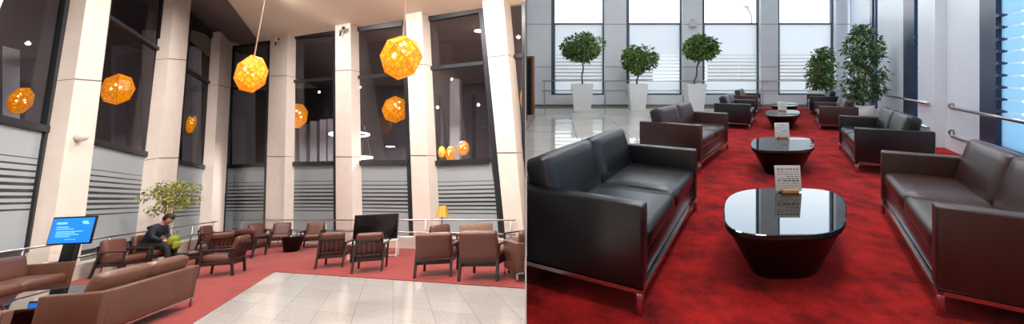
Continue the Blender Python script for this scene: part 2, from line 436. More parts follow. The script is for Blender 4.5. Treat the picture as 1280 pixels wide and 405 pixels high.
def beam(m, p, q, w, d, n, mi=0):                # bar from p to q, w wide in the wall's plane, d deep along n
    t = (q-p).normalized(); s = t.cross(n).normalized()*w/2; dd_ = n*d/2
    m.hexa([p-s-dd_, p+s-dd_, q+s-dd_, q-s-dd_], [p-s+dd_, p+s+dd_, q+s+dd_, q-s+dd_], mi)
WIN = [0]
GOFF = .38
def night_window(plane, L, R, tops, ups, lows, bots, label, nstripes=True, fw=.2):
    """L, R: lists (x, y) of the left and right edges top to bottom; the others are (y left, y right)"""
    WIN[0] += 1
    root = empty('window_%d' % WIN[0], LW); root['kind'] = 'structure'; root['label'] = label
    def xat(E, y):
        (x0, y0), (x1, y1) = E[0], E[-1]
        if len(E) == 3:
            if y < E[1][1]: x1, y1 = E[1]
            else: x0, y0 = E[1]
        return x0+(x1-x0)*(y-y0)/(y1-y0)
    P_ = lambda E, y, off=GOFF: plane.at(xat(E, y), y, off)
    tl, tr = P_(L, tops[0]), P_(R, tops[1]); bl, br = P_(L, bots[0]), P_(R, bots[1])
    fr = MB()
    beam(fr, bl, tl, fw, .12, plane.n); beam(fr, br, tr, fw, .12, plane.n)
    beam(fr, tl, tr, .3, .12, plane.n); beam(fr, bl, br, .1, .12, plane.n)
    fr.build('frame', 'mullion', root)
    rows = [(tl, tr)]
    for yy in (ups, lows):
        if yy:
            a, b = P_(L, yy[0]), P_(R, yy[1]); t = MB(); beam(t, a, b, .13 if yy is ups else .17, .16, plane.n); t.build('transom', 'mullion', root)
            rows.append((a, b))
    th = plane.n*.012
    for (a, b), (c, d) in zip(rows, rows[1:]):
        g = MB(); g.hexa([c, d, b, a], [c+th, d+th, b+th, a+th]); g.build('pane', 'glass_n', root)
    a, b = rows[-1]
    g = MB()
    # frosted film with a block of clear strips of unequal depth
    ks = [0, .24]; st = .245
    band = []
    k = .26
    for i in range(9):
        w = [.008, .014, .018, .022, .026, .028, .024, .018, .014][i]
        band.append((k, k+w)); k += .052
    pos = 0; L3 = lambda k: a+(bl-a)*k; R3_ = lambda k: b+(br-b)*k
    for s_, e_ in band+[(1, 1)]:
        if s_ > pos: g.hexa([L3(s_), R3_(s_), R3_(pos), L3(pos)], [L3(s_)+th, R3_(s_)+th, R3_(pos)+th, L3(pos)+th], 0)
        if e_ > s_: g.hexa([L3(e_), R3_(e_), R3_(s_), L3(s_)], [L3(e_)+th, R3_(e_)+th, R3_(s_)+th, L3(s_)+th], 1)
        pos = e_
    g.build('frosted_pane', ['frost_n', 'strip_n'], root)
    return root
# left wall bays
night_window(LP, [(-110, -60), (-160, 330)], [(84, 0), (55, 195), (36, 315)], (-60, -14), None, (122, 163), (345, 312), 'leftmost night window beside the seating', fw=.3)
night_window(LP, [(138, -20), (108, 195), (92, 310)], [(203, 0), (184, 195), (178, 305)], (-44, -20), (20, 62), (176, 194), (318, 300), 'second night window on the left wall, behind the pair of armchairs')
night_window(LP, [(238, 10), (218, 200), (210, 300)], [(266, 45), (258, 205), (255, 300)], (20, 46), (86, 105), (202, 210), (306, 297), 'third night window on the left wall, nearest the corner', fw=.22)
# back wall bays
night_window(BP, [(292, 50), (284, 205), (279, 300)], [(337, 42), (334, 205), (332, 300)], (58, 52), (111, 107), (208, 206), (291, 292), 'leftmost window of the back wall at night')
night_window(BP, [(360, 40), (356, 205), (354, 300)], [(419, 33), (419, 205), (421, 300)], (47, 40), (103, 98), (205, 204), (292, 293), 'back wall night window above the two facing armchairs')
night_window(BP, [(438, 30), (440, 205), (441, 300)], [(506, 18), (512, 205), (516, 300)], (37, 28), (98, 92), (204, 203), (294, 296), 'back wall night window behind the black television')
night_window(BP, [(527, 15), (534, 205), (539, 300)], [(602, 3), (613, 205), (629, 300)], (24, 11), (87, 79), (205, 201), (297, 300), 'back wall night window behind the gold lamp')
night_window(BP, [(631, -2), (649, 200), (653.2, 300)], [(655.4, -4), (655.6, 200), (655.7, 300)], (-10, -12), (72, 70), (198, 198), (301, 302), 'sliver of night window at the right end of the back wall', fw=.12)

# wall slabs: room behind the eye, added backdrop beyond the glass for the reflected room
def slab(name, pts, vec, mt, label, frame=LW): m = MB(); m.poly_prism(pts, vec); return struct(m.build(name, mt, frame=frame), label)
ldir = (LB-LA).normalized(); bdir = (BB-BA).normalized()
A = LP.at(-130, 350); A.z = 0
slab('wall_left', [A, A+ldir*12, A+ldir*12+V((0, 0, 13)), A+V((0, 0, 13))], -ldir.cross(V((0, 0, 1)))*-.3, 'col_n', 'cream wall of the night lounge nearer than its windows')
slab('wall_rear', [V((-20, -7, -6)), V((12, -7, -6)), V((12, -7, 14)), V((-20, -7, 14))], (0, -.3, 0), 'col_n', 'rear wall behind the viewer', ID)
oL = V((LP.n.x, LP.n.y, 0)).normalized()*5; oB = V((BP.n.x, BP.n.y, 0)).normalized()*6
slab('wall_backdrop_left', [LA+oL-ldir*24, LA+oL+ldir*22, LA+oL+ldir*22+V((0, 0, 16)), LA+oL-ldir*24+V((0, 0, 16))], oL*.05, 'outer_dark', 'dark backdrop wall added beyond the left windows behind the modelled reflections')
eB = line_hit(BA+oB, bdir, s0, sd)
slab('wall_backdrop_back', [BA+oB-bdir*24, V((eB.x, eB.y, 0)), V((eB.x, eB.y, 0))+V((0, 0, 16)), BA+oB-bdir*24+V((0, 0, 16))], oB*.05, 'outer_dark', 'dark backdrop wall added beyond the back windows behind the modelled reflections')
# the partition between the two pictures' rooms: a wedge whose near edge faces the eye
def partition(y0, y1):
    a0, a1, b0, b1 = (SEAM-.0014)*y0, (SEAM-.0014)*y1, (SEAM+.0014)*y0, (SEAM+.0014)*y1
    if y0 < 0: a0, b0, a1, b1 = a0-.03, b0+.03, a1-.03, b1+.03
    m = MB(); m.hexa([V((a0, y0, -13)), V((b0, y0, -13)), V((b0, y0, 14)), V((a0, y0, 14))], [V((a1, y1, -13)), V((b1, y1, -13)), V((b1, y1, 14)), V((a1, y1, 14))])
    return struct(m.build('wall_partition', 'partition'), 'partition wall between the night lounge and the day lounge')
partition(2.1, 40); partition(-7, -1.2)  # second length added out of view to stop light spill

# pier reflections in the panes, modelled as dim piers beyond the glass
def reflected_pier(px, y0, y1, Yd, w, mt='outer_col'):
    a, b = lat(px, y0, Yd), lat(px, y1, Yd); m = MB(); beam(m, a, b, w, w, V((0, 1, 0)))
    return struct(m.build('wall_pier_reflection', mt, frame=LW), 'dim reflection of a pier, modelled beyond the glass')
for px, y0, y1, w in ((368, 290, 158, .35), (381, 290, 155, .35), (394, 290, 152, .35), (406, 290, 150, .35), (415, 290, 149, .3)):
    reflected_pier(px, y0, y1, 21.5, w)
reflected_pier(570, 290, 100, 17.5, .42); reflected_pier(592, 290, 118, 17.6, .14, 'mullion'); reflected_pier(548, 290, 118, 17.6, .14, 'mullion')
reflected_pier(192, 300, 40, 17.2, .5, 'outer_col'); reflected_pier(158, 300, 60, 16.4, .6, 'outer_dark'); reflected_pier(6, 200, 60, 12.2, .4)
reflected_pier(240, 300, 60, 19.5, .5); reflected_pier(305, 300, 70, 24.0, .8)

# rails along the night windows
def rail(pts, r, posts, frame, label, name='handrail', mt='steel', group=None):
    root = empty(name, frame); tag(root, label, 'rail', group)
    for k, line in enumerate(pts):
        m = MB(); m.tube(line, r, 10); m.build('rail', mt, root)
    for a, b in posts:
        m = MB(); m.tube([a, b], r*.8, 8); m.build('bracket', mt, root)
    return root
def lrail(plane, a, b, off, label, posts):
    hs = (.86, .5); A, B = plane.at(*a), plane.at(*b)
    pts = []
    for h_ in hs: pts.append([V((A.x, A.y, h_))-plane.n*off, V((B.x, B.y, h_))-plane.n*off])
    ps = []
    for k in posts:
        p = A+(B-A)*k
        ps.append((V((p.x, p.y, .0))-plane.n*off, V((p.x, p.y, .86))-plane.n*off))
    return rail(pts, .022, ps, LW, label)
lrail(LP, (-60, 360), (262, 300), .12, 'steel double handrail along the left windows', (.1, .35, .6, .8, .97))
lrail(BP, (292, 300), (648, 316), .12, 'steel double handrail along the back windows', (.05, .25, .45, .62, .78, .99))

# ------------------------------------------------------------------ pendants
def globe(px, py, Yd, dw, dh, label, cat='pendant lamp', name='pendant_or_reflection', group=None, cord=True, seed=1):
    c = lat(px, py, Yd)
    rx, rz = dw/2/FPX*Yd, dh/2/FPX*Yd
    # turn the lamp to the eye, allow for the oblique view
    ang = math.atan2((px-PX)/FPX, 1); rx *= math.cos(ang)**1.0*1.02
    root = empty(name, LW, c, -ang); tag(root, label, cat, group)
    t = bmesh.new(); bmesh.ops.create_uvsphere(t, u_segments=7, v_segments=4, radius=1)
    rot = Matrix.Rotation(math.radians(12+seed*17), 4, 'Y') @ Matrix.Rotation(math.radians(seed*23), 4, 'Z')
    edges = [(e.verts[0].co.copy(), e.verts[1].co.copy()) for e in t.edges]
    sc = Matrix.Diagonal((rx, rx, rz, 1))
    m = MB(); m._add(t, sc @ rot, smooth=False); shade = m.build('shade', 'amber', root)
    m = MB()
    for a, b in edges:
        m.tube([sc @ (rot @ a)*1.005, sc @ (rot @ b)*1.005], rx*.022, 5)
    m.build('seam_strip', 'amber_rim', root)
    for k in range(5):
        m = MB(); t = bmesh.new(); bmesh.ops.create_uvsphere(t, u_segments=10, v_segments=8, radius=rx*.07)
        a, b = rnd.uniform(-.4, .4), rnd.uniform(-.25, .45)
        y = -rx*math.sqrt(max(.05, 1-a*a-b*b))*.86
        m._add(t, Matrix.Translation((a*rx, y, b*rz)), smooth=True); m.build('bulb', 'bulb', root)
    if cord:
        top = lceil(c.x, c.y); m = MB(); m.tube([(0, 0, rz*.9), (0, 0, top.z-c.z)], .012, 6); m.build('cord', 'cord', root)
    return root
globe(314, 92, 8.0, 43, 49, 'amber faceted globe pendant hanging on a cord before the left corner of the back wall', seed=1)
globe(502, 72, 7.0, 52, 57, 'largest amber faceted globe pendant, hanging on a cord before the back wall', seed=2)
def wd(plane, px, py, extra):                     # forward distance of a point beyond the glass
    return (R3 @ (plane.at(px, py, GOFF+extra)-V((0, 0, HL)))).y
G2 = 'modelled reflections of amber globes in the dark glass'  # reflections in the panes, modelled as glowing globes beyond the glass
globe(26, 125, wd(LP, 26, 125, .9), 34, 36, 'modelled reflection of an amber globe in the leftmost dark window', group=G2, cord=False, seed=3)
globe(147, 112, wd(LP, 147, 112, .9), 44, 41, 'modelled reflection of an amber globe in the dark window between the two big left columns', group=G2, cord=False, seed=4)
globe(239, 154, wd(LP, 239, 154, .9), 13, 26, 'modelled reflection of a dim narrow amber globe in the narrow dark window by the corner', group=G2, cord=False, seed=5)
globe(371, 145, wd(BP, 371, 145, .9), 28, 33, 'modelled reflection of an amber globe in the dark window above the facing armchairs', group=G2, cord=False, seed=6)
globe(494, 137, wd(BP, 494, 137, .9), 32, 34, 'modelled reflection of an amber globe in the dark glass just below the largest pendant', group=G2, cord=False, seed=7)
globe(579, 185, wd(BP, 579, 185, .8), 15, 19, 'modelled reflection of a small amber globe, rightmost of the three low in the window over the gold lamp', group=G2, cord=False, seed=8)
globe(563, 192, wd(BP, 563, 192, .8), 14, 18, 'modelled reflection of a small amber globe, middle of the three low in the window over the gold lamp', group=G2, cord=False, seed=9)
globe(552, 190, wd(BP, 552, 190, 1.6), 9, 15, 'modelled reflection of a small dim amber globe, leftmost of the three low in the window over the gold lamp', group=G2, cord=False, seed=10)
globe(653, 123, wd(BP, 653, 123, .8)*.985, 6, 24, 'modelled reflection of the edge of an amber globe in the sliver of window at the right end', group=G2, cord=False, seed=11)

def spot_reflection(px, py, Yd, r, label, cat='downlight'):  # spot reflections in the panes, built as glowing lenses
    c = lat(px, py, Yd); root = empty('reflected_spotlight', LW, c); tag(root, label, cat, 'modelled reflections of small bright spots in the dark windows')
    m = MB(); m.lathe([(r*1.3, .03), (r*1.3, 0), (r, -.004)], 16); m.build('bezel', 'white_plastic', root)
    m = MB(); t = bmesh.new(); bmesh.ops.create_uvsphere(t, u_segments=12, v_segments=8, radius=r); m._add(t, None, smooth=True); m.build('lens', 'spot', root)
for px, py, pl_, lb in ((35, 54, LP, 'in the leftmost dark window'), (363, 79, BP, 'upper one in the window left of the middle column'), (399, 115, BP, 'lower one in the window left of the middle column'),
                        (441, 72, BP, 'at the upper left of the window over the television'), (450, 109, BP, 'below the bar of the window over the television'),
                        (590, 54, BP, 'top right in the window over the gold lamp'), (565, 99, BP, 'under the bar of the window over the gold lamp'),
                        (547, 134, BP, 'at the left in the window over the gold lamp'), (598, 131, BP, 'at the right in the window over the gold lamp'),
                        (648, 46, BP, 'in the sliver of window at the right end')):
    spot_reflection(px, py, wd(pl_, px, py, 2.5 if px < 640 else .5), .065, 'modelled reflection of a small white spot '+lb)
for px, py, w, hh, lb in ((437, 168, 44, 9, 'modelled reflection of a white glowing ring light in the glass across the middle column'), (452, 197, 24, 5, 'modelled reflection of a smaller lower ring light over the television window bar')):  # ring reflections in the glass, built as glowing tubes beyond it
    Yd = wd(BP, px, py, 3); c = lat(px, py, Yd); root = empty('ring_reflection', LW, c, 0); tag(root, lb, 'ring reflection')
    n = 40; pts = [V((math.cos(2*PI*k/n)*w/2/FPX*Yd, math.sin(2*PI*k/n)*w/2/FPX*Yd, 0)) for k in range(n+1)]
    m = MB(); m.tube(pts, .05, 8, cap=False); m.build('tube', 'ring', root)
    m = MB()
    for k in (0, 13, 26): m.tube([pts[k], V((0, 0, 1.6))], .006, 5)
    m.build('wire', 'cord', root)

# cameras and the wall speaker on the columns
def sec_cam(px, py, label):
    c = BP.at(px, py, -.14); root = empty('security_camera', LW, c, face_yaw(c, 15)); tag(root, label, 'camera', 'security cameras on the columns')
    m = MB(); m.box((-.09, -.2, -.08), (.09, .12, .1), .03); m.build('housing', 'white_plastic', root)
    m = MB(); m.lathe([(.05, 0), (.055, .03), (.03, .035)], 16); o = m.build('lens', 'black_plastic', root); o.location = (0, -.2, 0); o.rotation_euler = (PI/2, 0, 0)
    m = MB(); m.box((-.03, .08, -.26), (.03, .14, .0), .01); m.build('bracket', 'black_plastic', root)
sec_cam(346, 50, 'small white security camera at the top of the column right of the left corner window')
sec_cam(427, 37, 'small white security camera at the top of the middle column')
c = LP.at(102, 171, -.1); root = empty('wall_speaker', LW, c, face_yaw(c, 0)); tag(root, 'white rounded loudspeaker on the big left column', 'speaker')
m = MB(); t = bmesh.new(); bmesh.ops.create_uvsphere(t, u_segments=20, v_segments=12, radius=.13)
for v in t.verts: v.co.z = v.co.z*.9; v.co.z = min(v.co.z, .06)
m._add(t, None, smooth=True); m.build('housing', 'white_plastic', root)
m = MB(); m.box((-.12, .0, .04), (.12, .16, .08), .01); m.build('bracket', 'white_plastic', root)

# ------------------------------------------------------------------ furniture builders
def armchair(seat_mat='leather_chair', solid=False, name='armchair', w=.68, d=.72, h=.82):
    root = empty(name, ID)
    hw = w/2; lr = .022
    for sx in (-1, 1):
        x = sx*(hw-.03)
        m = MB(); m.box((x-lr, -d/2, 0), (x+lr, -d/2+.045, .56), .006); m.build('leg', 'wood_black', root)
        m = MB(); m.hexa([V((x-lr, d/2-.05, 0)), V((x+lr, d/2-.05, 0)), V((x+lr, d/2, 0)), V((x-lr, d/2, 0))],
                         [V((x-lr, d/2-.16, .56)), V((x+lr, d/2-.16, .56)), V((x+lr, d/2-.10, .56)), V((x-lr, d/2-.10, .56))]); m.build('leg', 'wood_black', root)
        m = MB(); m.box((x-.033, -d/2-.02, .55), (x+.033, d/2-.08, .585), .012); m.build('armrest', 'wood_black', root)
    m = MB(); m.box((-hw+.03, -d/2+.02, .25), (hw-.03, -d/2+.05, .33), .006); m.box((-hw+.03, d/2-.12, .22), (hw-.03, d/2-.09, .30), .006)
    for sx in (-1, 1): m.box((sx*(hw-.045)-.014, -d/2+.03, .24), (sx*(hw-.045)+.014, d/2-.09, .31), .006)
    m.build('seat_frame', 'wood_black', root)
    m = MB(); m.cushion(w-.12, d-.12, .15, .04, .012, Matrix.Translation((0, -.05, .36)) @ Matrix.Rotation(math.radians(-4), 4, 'X')); m.build('seat', seat_mat, root)
    tilt = Matrix.Translation((0, d/2-.17, .34)) @ Matrix.Rotation(math.radians(-15), 4, 'X')
    if solid:
        m = MB(); m.cushion(w-.05, .13, .50, .035, .008, tilt @ Matrix.Translation((0, .05, .235))); m.build('backrest', seat_mat, root)
        m = MB(); m.box((-hw+.05, .10, -.05), (hw-.05, .125, .02), .005, mtx=tilt); m.build('back_rail', 'wood_black', root)
    else:
        m = MB(); m.cushion(w-.12, .12, .48, .04, .012, tilt @ Matrix.Translation((0, .0, .26))); m.build('backrest', seat_mat, root)
        m = MB(); m.box((-hw+.05, .075, .33), (hw-.05, .10, .40), .006, mtx=tilt); m.box((-hw+.05, .075, -.02), (hw-.05, .10, .05), .006, mtx=tilt)
        for sx in (-1, 1): m.box((sx*(hw-.07)-.02, .075, -.1), (sx*(hw-.07)+.02, .10, .40), .006, mtx=tilt)
        m.build('back_frame', 'wood_black', root)
        for k in range(4):
            x = (-1.5+k)*(w-.2)/4.4
            m = MB(); m.box((x-.021, .072, .04), (x+.021, .09, .34), .004, mtx=tilt); m.build('slat', 'wood_black', root)
    return root

def sofa(leather, L=2.0, D=.85, name='sofa', arm=.12, ah=.63, backz=.82, seats=2):
    root = empty(name, ID)
    hl, hd = L/2, D/2
    m = MB(); m.box((-hl+arm-.01, -hd+.03, .15), (hl-arm+.01, hd-.02, .30), .012); m.build('seat_base', leather, root)
    for sx in (-1, 1):
        m = MB(); a, b = sorted((sx*hl, sx*(hl-arm))); m.box((a, -hd, .15), (b, hd, ah), .018, seg=3)
        # stitched seams along the arm
        m.build('armrest', leather, root)
    m = MB(); m.box((-hl+arm, hd-.13, .15), (hl-arm, hd, ah-.005), .018, seg=3); m.build('back_panel', leather, root)
    n = seats; cw = (L-2*arm)/n
    for k in range(n):
        x = -hl+arm+cw*(k+.5)
        m = MB(); m.cushion(cw-.008, D-.24, .15, .035, .012, Matrix.Translation((x, -.10, .365))); m.build('seat_cushion', leather, root)
    for k in range(n):
        x = -hl+arm+cw*(k+.5)
        m = MB(); m.cushion(cw-.010, .15, .40, .028, .012, Matrix.Translation((x, hd-.225, .60)) @ Matrix.Rotation(math.radians(-16), 4, 'X')); m.build('back_cushion', leather, root)
    m = MB(); z0, z1 = .125, .15
    m.box((-hl, -hd, z0), (hl, -hd+.03, z1)); m.box((-hl, hd-.03, z0), (hl, hd, z1)); m.box((-hl, -hd, z0), (-hl+.03, hd, z1)); m.box((hl-.03, -hd, z0), (hl, hd, z1))
    m.build('base_rail', 'chrome', root)
    for sx in (-1, 1):
        for sy in (-1, 1):
            a, b = sorted((sx*hl, sx*(hl-.035))); c, d = sorted((sy*hd, sy*(hd-.035)))
            m = MB(); m.box((a, c, 0), (b, d, .127), .003); m.build('leg', 'chrome', root)
    return root

# ------------------------------------------------------------------ night furniture
CH = 'slatted armchairs of the night lounge'
proto = armchair(); used = [0]
def put_chair(px, py, phi, label, sc=1.0, src=None, group=CH, sx=1.0):
    src_ = src or proto
    key = src_.name
    if not src_.get('label'): o = src_
    else: o = copy_tree(src_)
    loc = lfl(px, py); place(o, LW, (loc.x, loc.y, .012), face_yaw(loc, phi), (sc*sx, sc, sc)); tag(o, label, 'armchair', group)
    return o, loc
put_chair(462, 338, 170, 'slatted brown armchair seen from behind, right in front of the black television', .98)
put_chair(417, 333, 162, 'slatted brown armchair seen from behind, left of the one facing the television', .96)
put_chair(277, 344, -112, 'big slatted brown armchair turned left, nearest of the cluster by the corner', 1.0)
put_chair(309, 322, 150, 'brown armchair turned to the right, on the carpet right of the cluster by the corner', 1.0)
put_chair(268, 328, 196, 'slatted brown armchair seen from behind, left behind the big one turned left', .95)
put_chair(264, 313, 60, 'brown armchair farthest left in the corner cluster, against the left windows', 1.0)
put_chair(320, 308, 16, 'brown armchair facing the viewer, behind the one turned right', .95)
put_chair(349, 309, 0, 'brown armchair facing the viewer, left of the round black table', .97)
put_chair(389, 310, -12, 'brown armchair facing the viewer, right of the round black table', .97)
c1o, c1l = put_chair(147, 345, 46, 'brown armchair with black wood arms, left of the seated person', 1.0)
c2o, c2l = put_chair(184, 335, 46, 'brown armchair in which the person sits', 1.0)
put_chair(552, 322, 16, 'brown armchair facing the viewer, beside the gold lamp', .95)
proto2 = armchair(solid=True, w=.74, d=.76, h=.84)
GB = 'armchairs with solid leather backs'
put_chair(546, 343, 167, 'brown armchair with solid square back seen from behind, in front of the gold lamp', 1.04, proto2, GB)
put_chair(606, 347, 160, 'largest brown armchair with solid square back seen from behind, near the right end', 1.1, proto2, GB)
proto3 = armchair('patterned', solid=True, w=.9, d=.76)
put_chair(597, 324, 8, 'taupe armchair facing the viewer, half hidden behind the largest solid backed one', 1.0, proto3, 'taupe armchairs')
proto4 = armchair('leather_brown_n', solid=True, w=.8, d=.8)
o, _ = put_chair(657, 321, -50, 'brown armchair cut by the right edge of the night lounge, farther one', 1.0, proto4, 'armchairs at the right edge of the night lounge')
clip_seam(o, -1)
proto5 = sofa('leather_brown_n', L=1.0, D=.85, name='leather_armchair', seats=1)
loc = lfl(668, 345); place(proto5, LW, (loc.x, loc.y, .012), face_yaw(loc, 200), (1.0, 1.0, 1.05)); tag(proto5, 'brown box shaped leather armchair cut by the right edge, nearest to the partition', 'armchair')
clip_seam(proto5, -1)

# brown leather sofas of the night lounge
wall_yaw = math.atan2(ldir.y, ldir.x)              # direction of the left wall's foot, towards the viewer
nin = V((-LP.n.x, -LP.n.y, 0)).normalized()
def yaw_front(d): return math.atan2(d.x, -d.y)      # yaw that turns the local front (-y) to d
def sofa_at(o, corner, front, L, D, sxc, syc, label, frame=LW, z=.012, group=None, sc=1.0):
    """corner: floor point of the (sxc, syc) corner in the sofa's own axes"""
    yaw = yaw_front(front); rot = Matrix.Rotation(yaw, 3, 'Z')
    off = rot @ V((sxc*L/2*sc, syc*D/2*sc, 0)); c = V(corner)-off
    place(o, frame, (c.x, c.y, z), yaw, (sc, sc, sc)); tag(o, label, 'sofa', group); return o
far = lfl(240, 384); near = lfl(112, 440); d2 = (near-far); Lb = d2.length; dn = d2.normalized()
fr2 = V((dn.y, -dn.x, 0)); fr2 = fr2 if fr2.x < 0 else -fr2
SN = []
s = sofa('leather_brown_n', L=Lb, D=.62, ah=.62); s2 = s
sx = 1 if (Matrix.Rotation(yaw_front(fr2), 3, 'Z') @ V((1, 0, 0))).dot(dn) < 0 else -1
sofa_at(s, far, fr2, Lb, .62, sx, 1, 'long brown leather sofa seen from behind at the lower left')
s = sofa('leather_brown_n', L=2.3, D=.9)
cn_ = lfl(84, 372); fr1 = V((nin.x, nin.y, 0)); r1 = (ldir.x, ldir.y)
sx = 1 if (Matrix.Rotation(yaw_front(fr1), 3, 'Z') @ V((1, 0, 0))).dot(ldir) < 0 else -1
sofa_at(s, cn_, fr1, 2.3, .9, sx, -1, 'brown leather sofa at the left edge, facing right, its arm before the blue screen')
s = sofa('leather_brown_n', L=2.0, D=.9)
cn_ = lfl(20, 386, .64); cn_.z = 0
sx = 1 if (Matrix.Rotation(yaw_front(fr2), 3, 'Z') @ V((1, 0, 0))).dot(dn) < 0 else -1
sofa_at(s, cn_, fr2, 2.0, .9, sx, 1, 'brown leather sofa at the lower left corner, mostly out of frame')

# coffee table between the sofas: dark glass on a low black box
def traced_table(pts_top, zt, hz, base_k, base_shift, frame, label, name='coffee_table', rim=.03):
    """pts_top: outline of the table top in the room's plan"""
    c = V((sum(p.x for p in pts_top)/len(pts_top), sum(p.y for p in pts_top)/len(pts_top), 0))
    root = empty(name, frame, (c.x, c.y, hz)); tag(root, label, 'table')
    ring = lambda k, z: [V(((p.x-c.x)*k, (p.y-c.y)*k, z)) for p in pts_top]
    m = MB(); m.loft([ring(base_k, 0), ring(base_k+.02, .015), ring(.93, zt-.075), ring(.985, zt-.05), ring(1, zt-.035), ring(1, zt-.012)]); m.build('body', 'black_gloss', root)
    m = MB(); m.loft([ring(1.004, zt-.012), ring(1.004, zt-.003), ring(.99, zt)], smooth=False); m.build('glass_top', 'glass_top', root)
    return root
tl_pts = [lfl(*p, .40) for p in ((52, 355), (118, 358), (108, 372), (44, 386), (8, 390), (0, 380))]
traced_table(tl_pts, .40, .012, .8, 0, LW, 'low black coffee table between the brown sofas, mirroring the blue screen')
# small black side table by the seated person
def box_table(px, py, w, d, h, phi, label):
    loc = lfl(px, py); root = empty('side_table', LW, (loc.x, loc.y, .012), face_yaw(loc, phi)); tag(root, label, 'table')
    m = MB(); m.box((-w/2, -d/2, h-.05), (w/2, d/2, h), .01); m.build('table_top', 'glass_top', root)
    for sx in (-1, 1):
        for sy in (-1, 1):
            m = MB(); m.box((sx*(w/2-.04)-.02, sy*(d/2-.04)-.02, 0), (sx*(w/2-.04)+.02, sy*(d/2-.04)+.02, h-.05)); m.build('leg', 'wood_black', root)
    m = MB(); m.box((-w/2+.03, -d/2+.03, h-.17), (w/2-.03, d/2-.03, h-.05)); m.build('apron', 'wood_black', root)
box_table(236, 335, .62, .62, .38, 25, 'low black side table right of the seated person')
loc = lfl(364, 315); root = empty('round_table', LW, (loc.x, loc.y, .012)); tag(root, 'round black tapered table between the two armchairs facing the viewer', 'table')
m = MB(); m.lathe([(.2, 0), (.22, .02), (.32, .42), (.33, .45)], 32); m.build('body', 'black_gloss', root)
m = MB(); m.lathe([(.35, .45), (.36, .46), (.36, .475), (.35, .48)], 32); m.build('table_top', 'glass_top', root)
for dx, dy, lb in ((-.1, -.08, 'left'), (.1, .02, 'right')):
    g = empty('drinking_glass', LW, (loc.x+dx, loc.y+dy, .492)); tag(g, 'clear drinking glass on the round black table, the %s one' % lb, 'glass', 'glasses on the round table')
    m = MB(); m.lathe([(.035, 0), (.04, .13), (.037, .13), (.032, .008)], 20); m.build('bowl', 'glassware', g)

# television and its stand
def tv(px, py, w, hh, bottom, label, frame_yaw=0, tilt=0):
    pass
loc = lfl(467, 322)
yv = face_yaw(loc, -12); root = empty('tv_stand', LW, (loc.x, loc.y, .012), yv); tag(root, 'thin white framed stand under the black television', 'stand')
W = 1.22
m = MB(); m.box((-W/2, -.18, .40), (W/2, .18, .425), .004); m.build('shelf', 'white_plastic', root)
for sx in (-1, 1):
    m = MB(); m.box((sx*W/2-.018, -.18, 0), (sx*W/2+.018, -.15, .40)); m.build('leg', 'white_plastic', root)
    m = MB(); m.box((sx*W/2-.018, .15, 0), (sx*W/2+.018, .18, .40)); m.build('leg', 'white_plastic', root)
m = MB(); m.box((-W/2, -.18, .03), (W/2, -.16, .05)); m.build('stretcher', 'white_plastic', root)
root = empty('television', LW, (loc.x, loc.y, .012), yv); tag(root, 'wide black switched off television before the back windows', 'television')
m = MB(); m.box((-.58, -.03, .45), (.58, .03, 1.12), .008); m.build('bezel', 'black_plastic', root)
m = MB(); m.box((-.56, -.034, .475), (.56, -.028, 1.10)); m.build('screen', 'screen_off', root)
for sx in (-1, 1):
    m = MB(); m.box((sx*.4-.02, -.12, .425), (sx*.4+.02, .12, .45), .004); m.build('foot', 'black_plastic', root)
# kiosk screen
scr = [(60, 274.5), (121, 271), (117.5, 301.5), (60, 305)]
loc = lfl(84, 364); Yk = (R3 @ (loc-V((0, 0, HL)))).y
a, b, c_, d_ = [lat(x, y, Yk) for x, y in scr]
yk = math.atan2((b-a).y, (b-a).x); wk = math.hypot((b-a).x, (b-a).y)*.85; cen = (a+b+c_+d_)/4; hk = ((a.z-d_.z)+(b.z-c_.z))/2
root = empty('display_kiosk', LW, (loc.x, loc.y, .012), yk); tag(root, 'screen on a black stand showing lit blue page, by the big left column', 'screen')
inv = (Matrix.Translation((loc.x, loc.y, .012)) @ Matrix.Rotation(yk, 4, 'Z')).inverted(); q = inv @ cen
m = MB(); m.box((q.x-wk/2-.03, q.y-.0, q.z-hk/2-.03), (q.x+wk/2+.03, q.y+.035, q.z+hk/2+.03), .01); m.build('casing', 'black_plastic', root)
m = MB(); m.box((q.x-wk/2, q.y-.006, q.z-hk/2), (q.x+wk/2, q.y+.002, q.z+hk/2)); sc_ = m.build('display', 'blue_screen', root)
m = MB()
def bar(x0, x1, yy, t=.010): m.box((q.x-wk/2+wk*x0, q.y-.009, q.z+hk/2-hk*yy-t), (q.x-wk/2+wk*x1, q.y-.006, q.z+hk/2-hk*yy+t))
for x0, x1, yy, t in ((.1, .36, .2, .02), (.72, .86, .17, .022), (.76, .9, .24, .012), (.12, .42, .36, .01), (.12, .55, .44, .008), (.14, .78, .54, .008), (.14, .6, .6, .008), (.14, .7, .67, .008), (.14, .5, .74, .008), (.4, .66, .86, .006)):
    bar(x0, x1, yy, t)
m.build('page_text', 'blue_light', sc_)
m = MB(); m.box((q.x-.14, q.y+.03, .02), (q.x+.14, q.y+.12, q.z-hk/2), .01); m.build('stand', 'black_plastic', root)
m = MB(); m.box((q.x-.32, q.y-.15, 0), (q.x+.32, q.y+.28, .03), .006); m.build('base_plate', 'black_plastic', root)

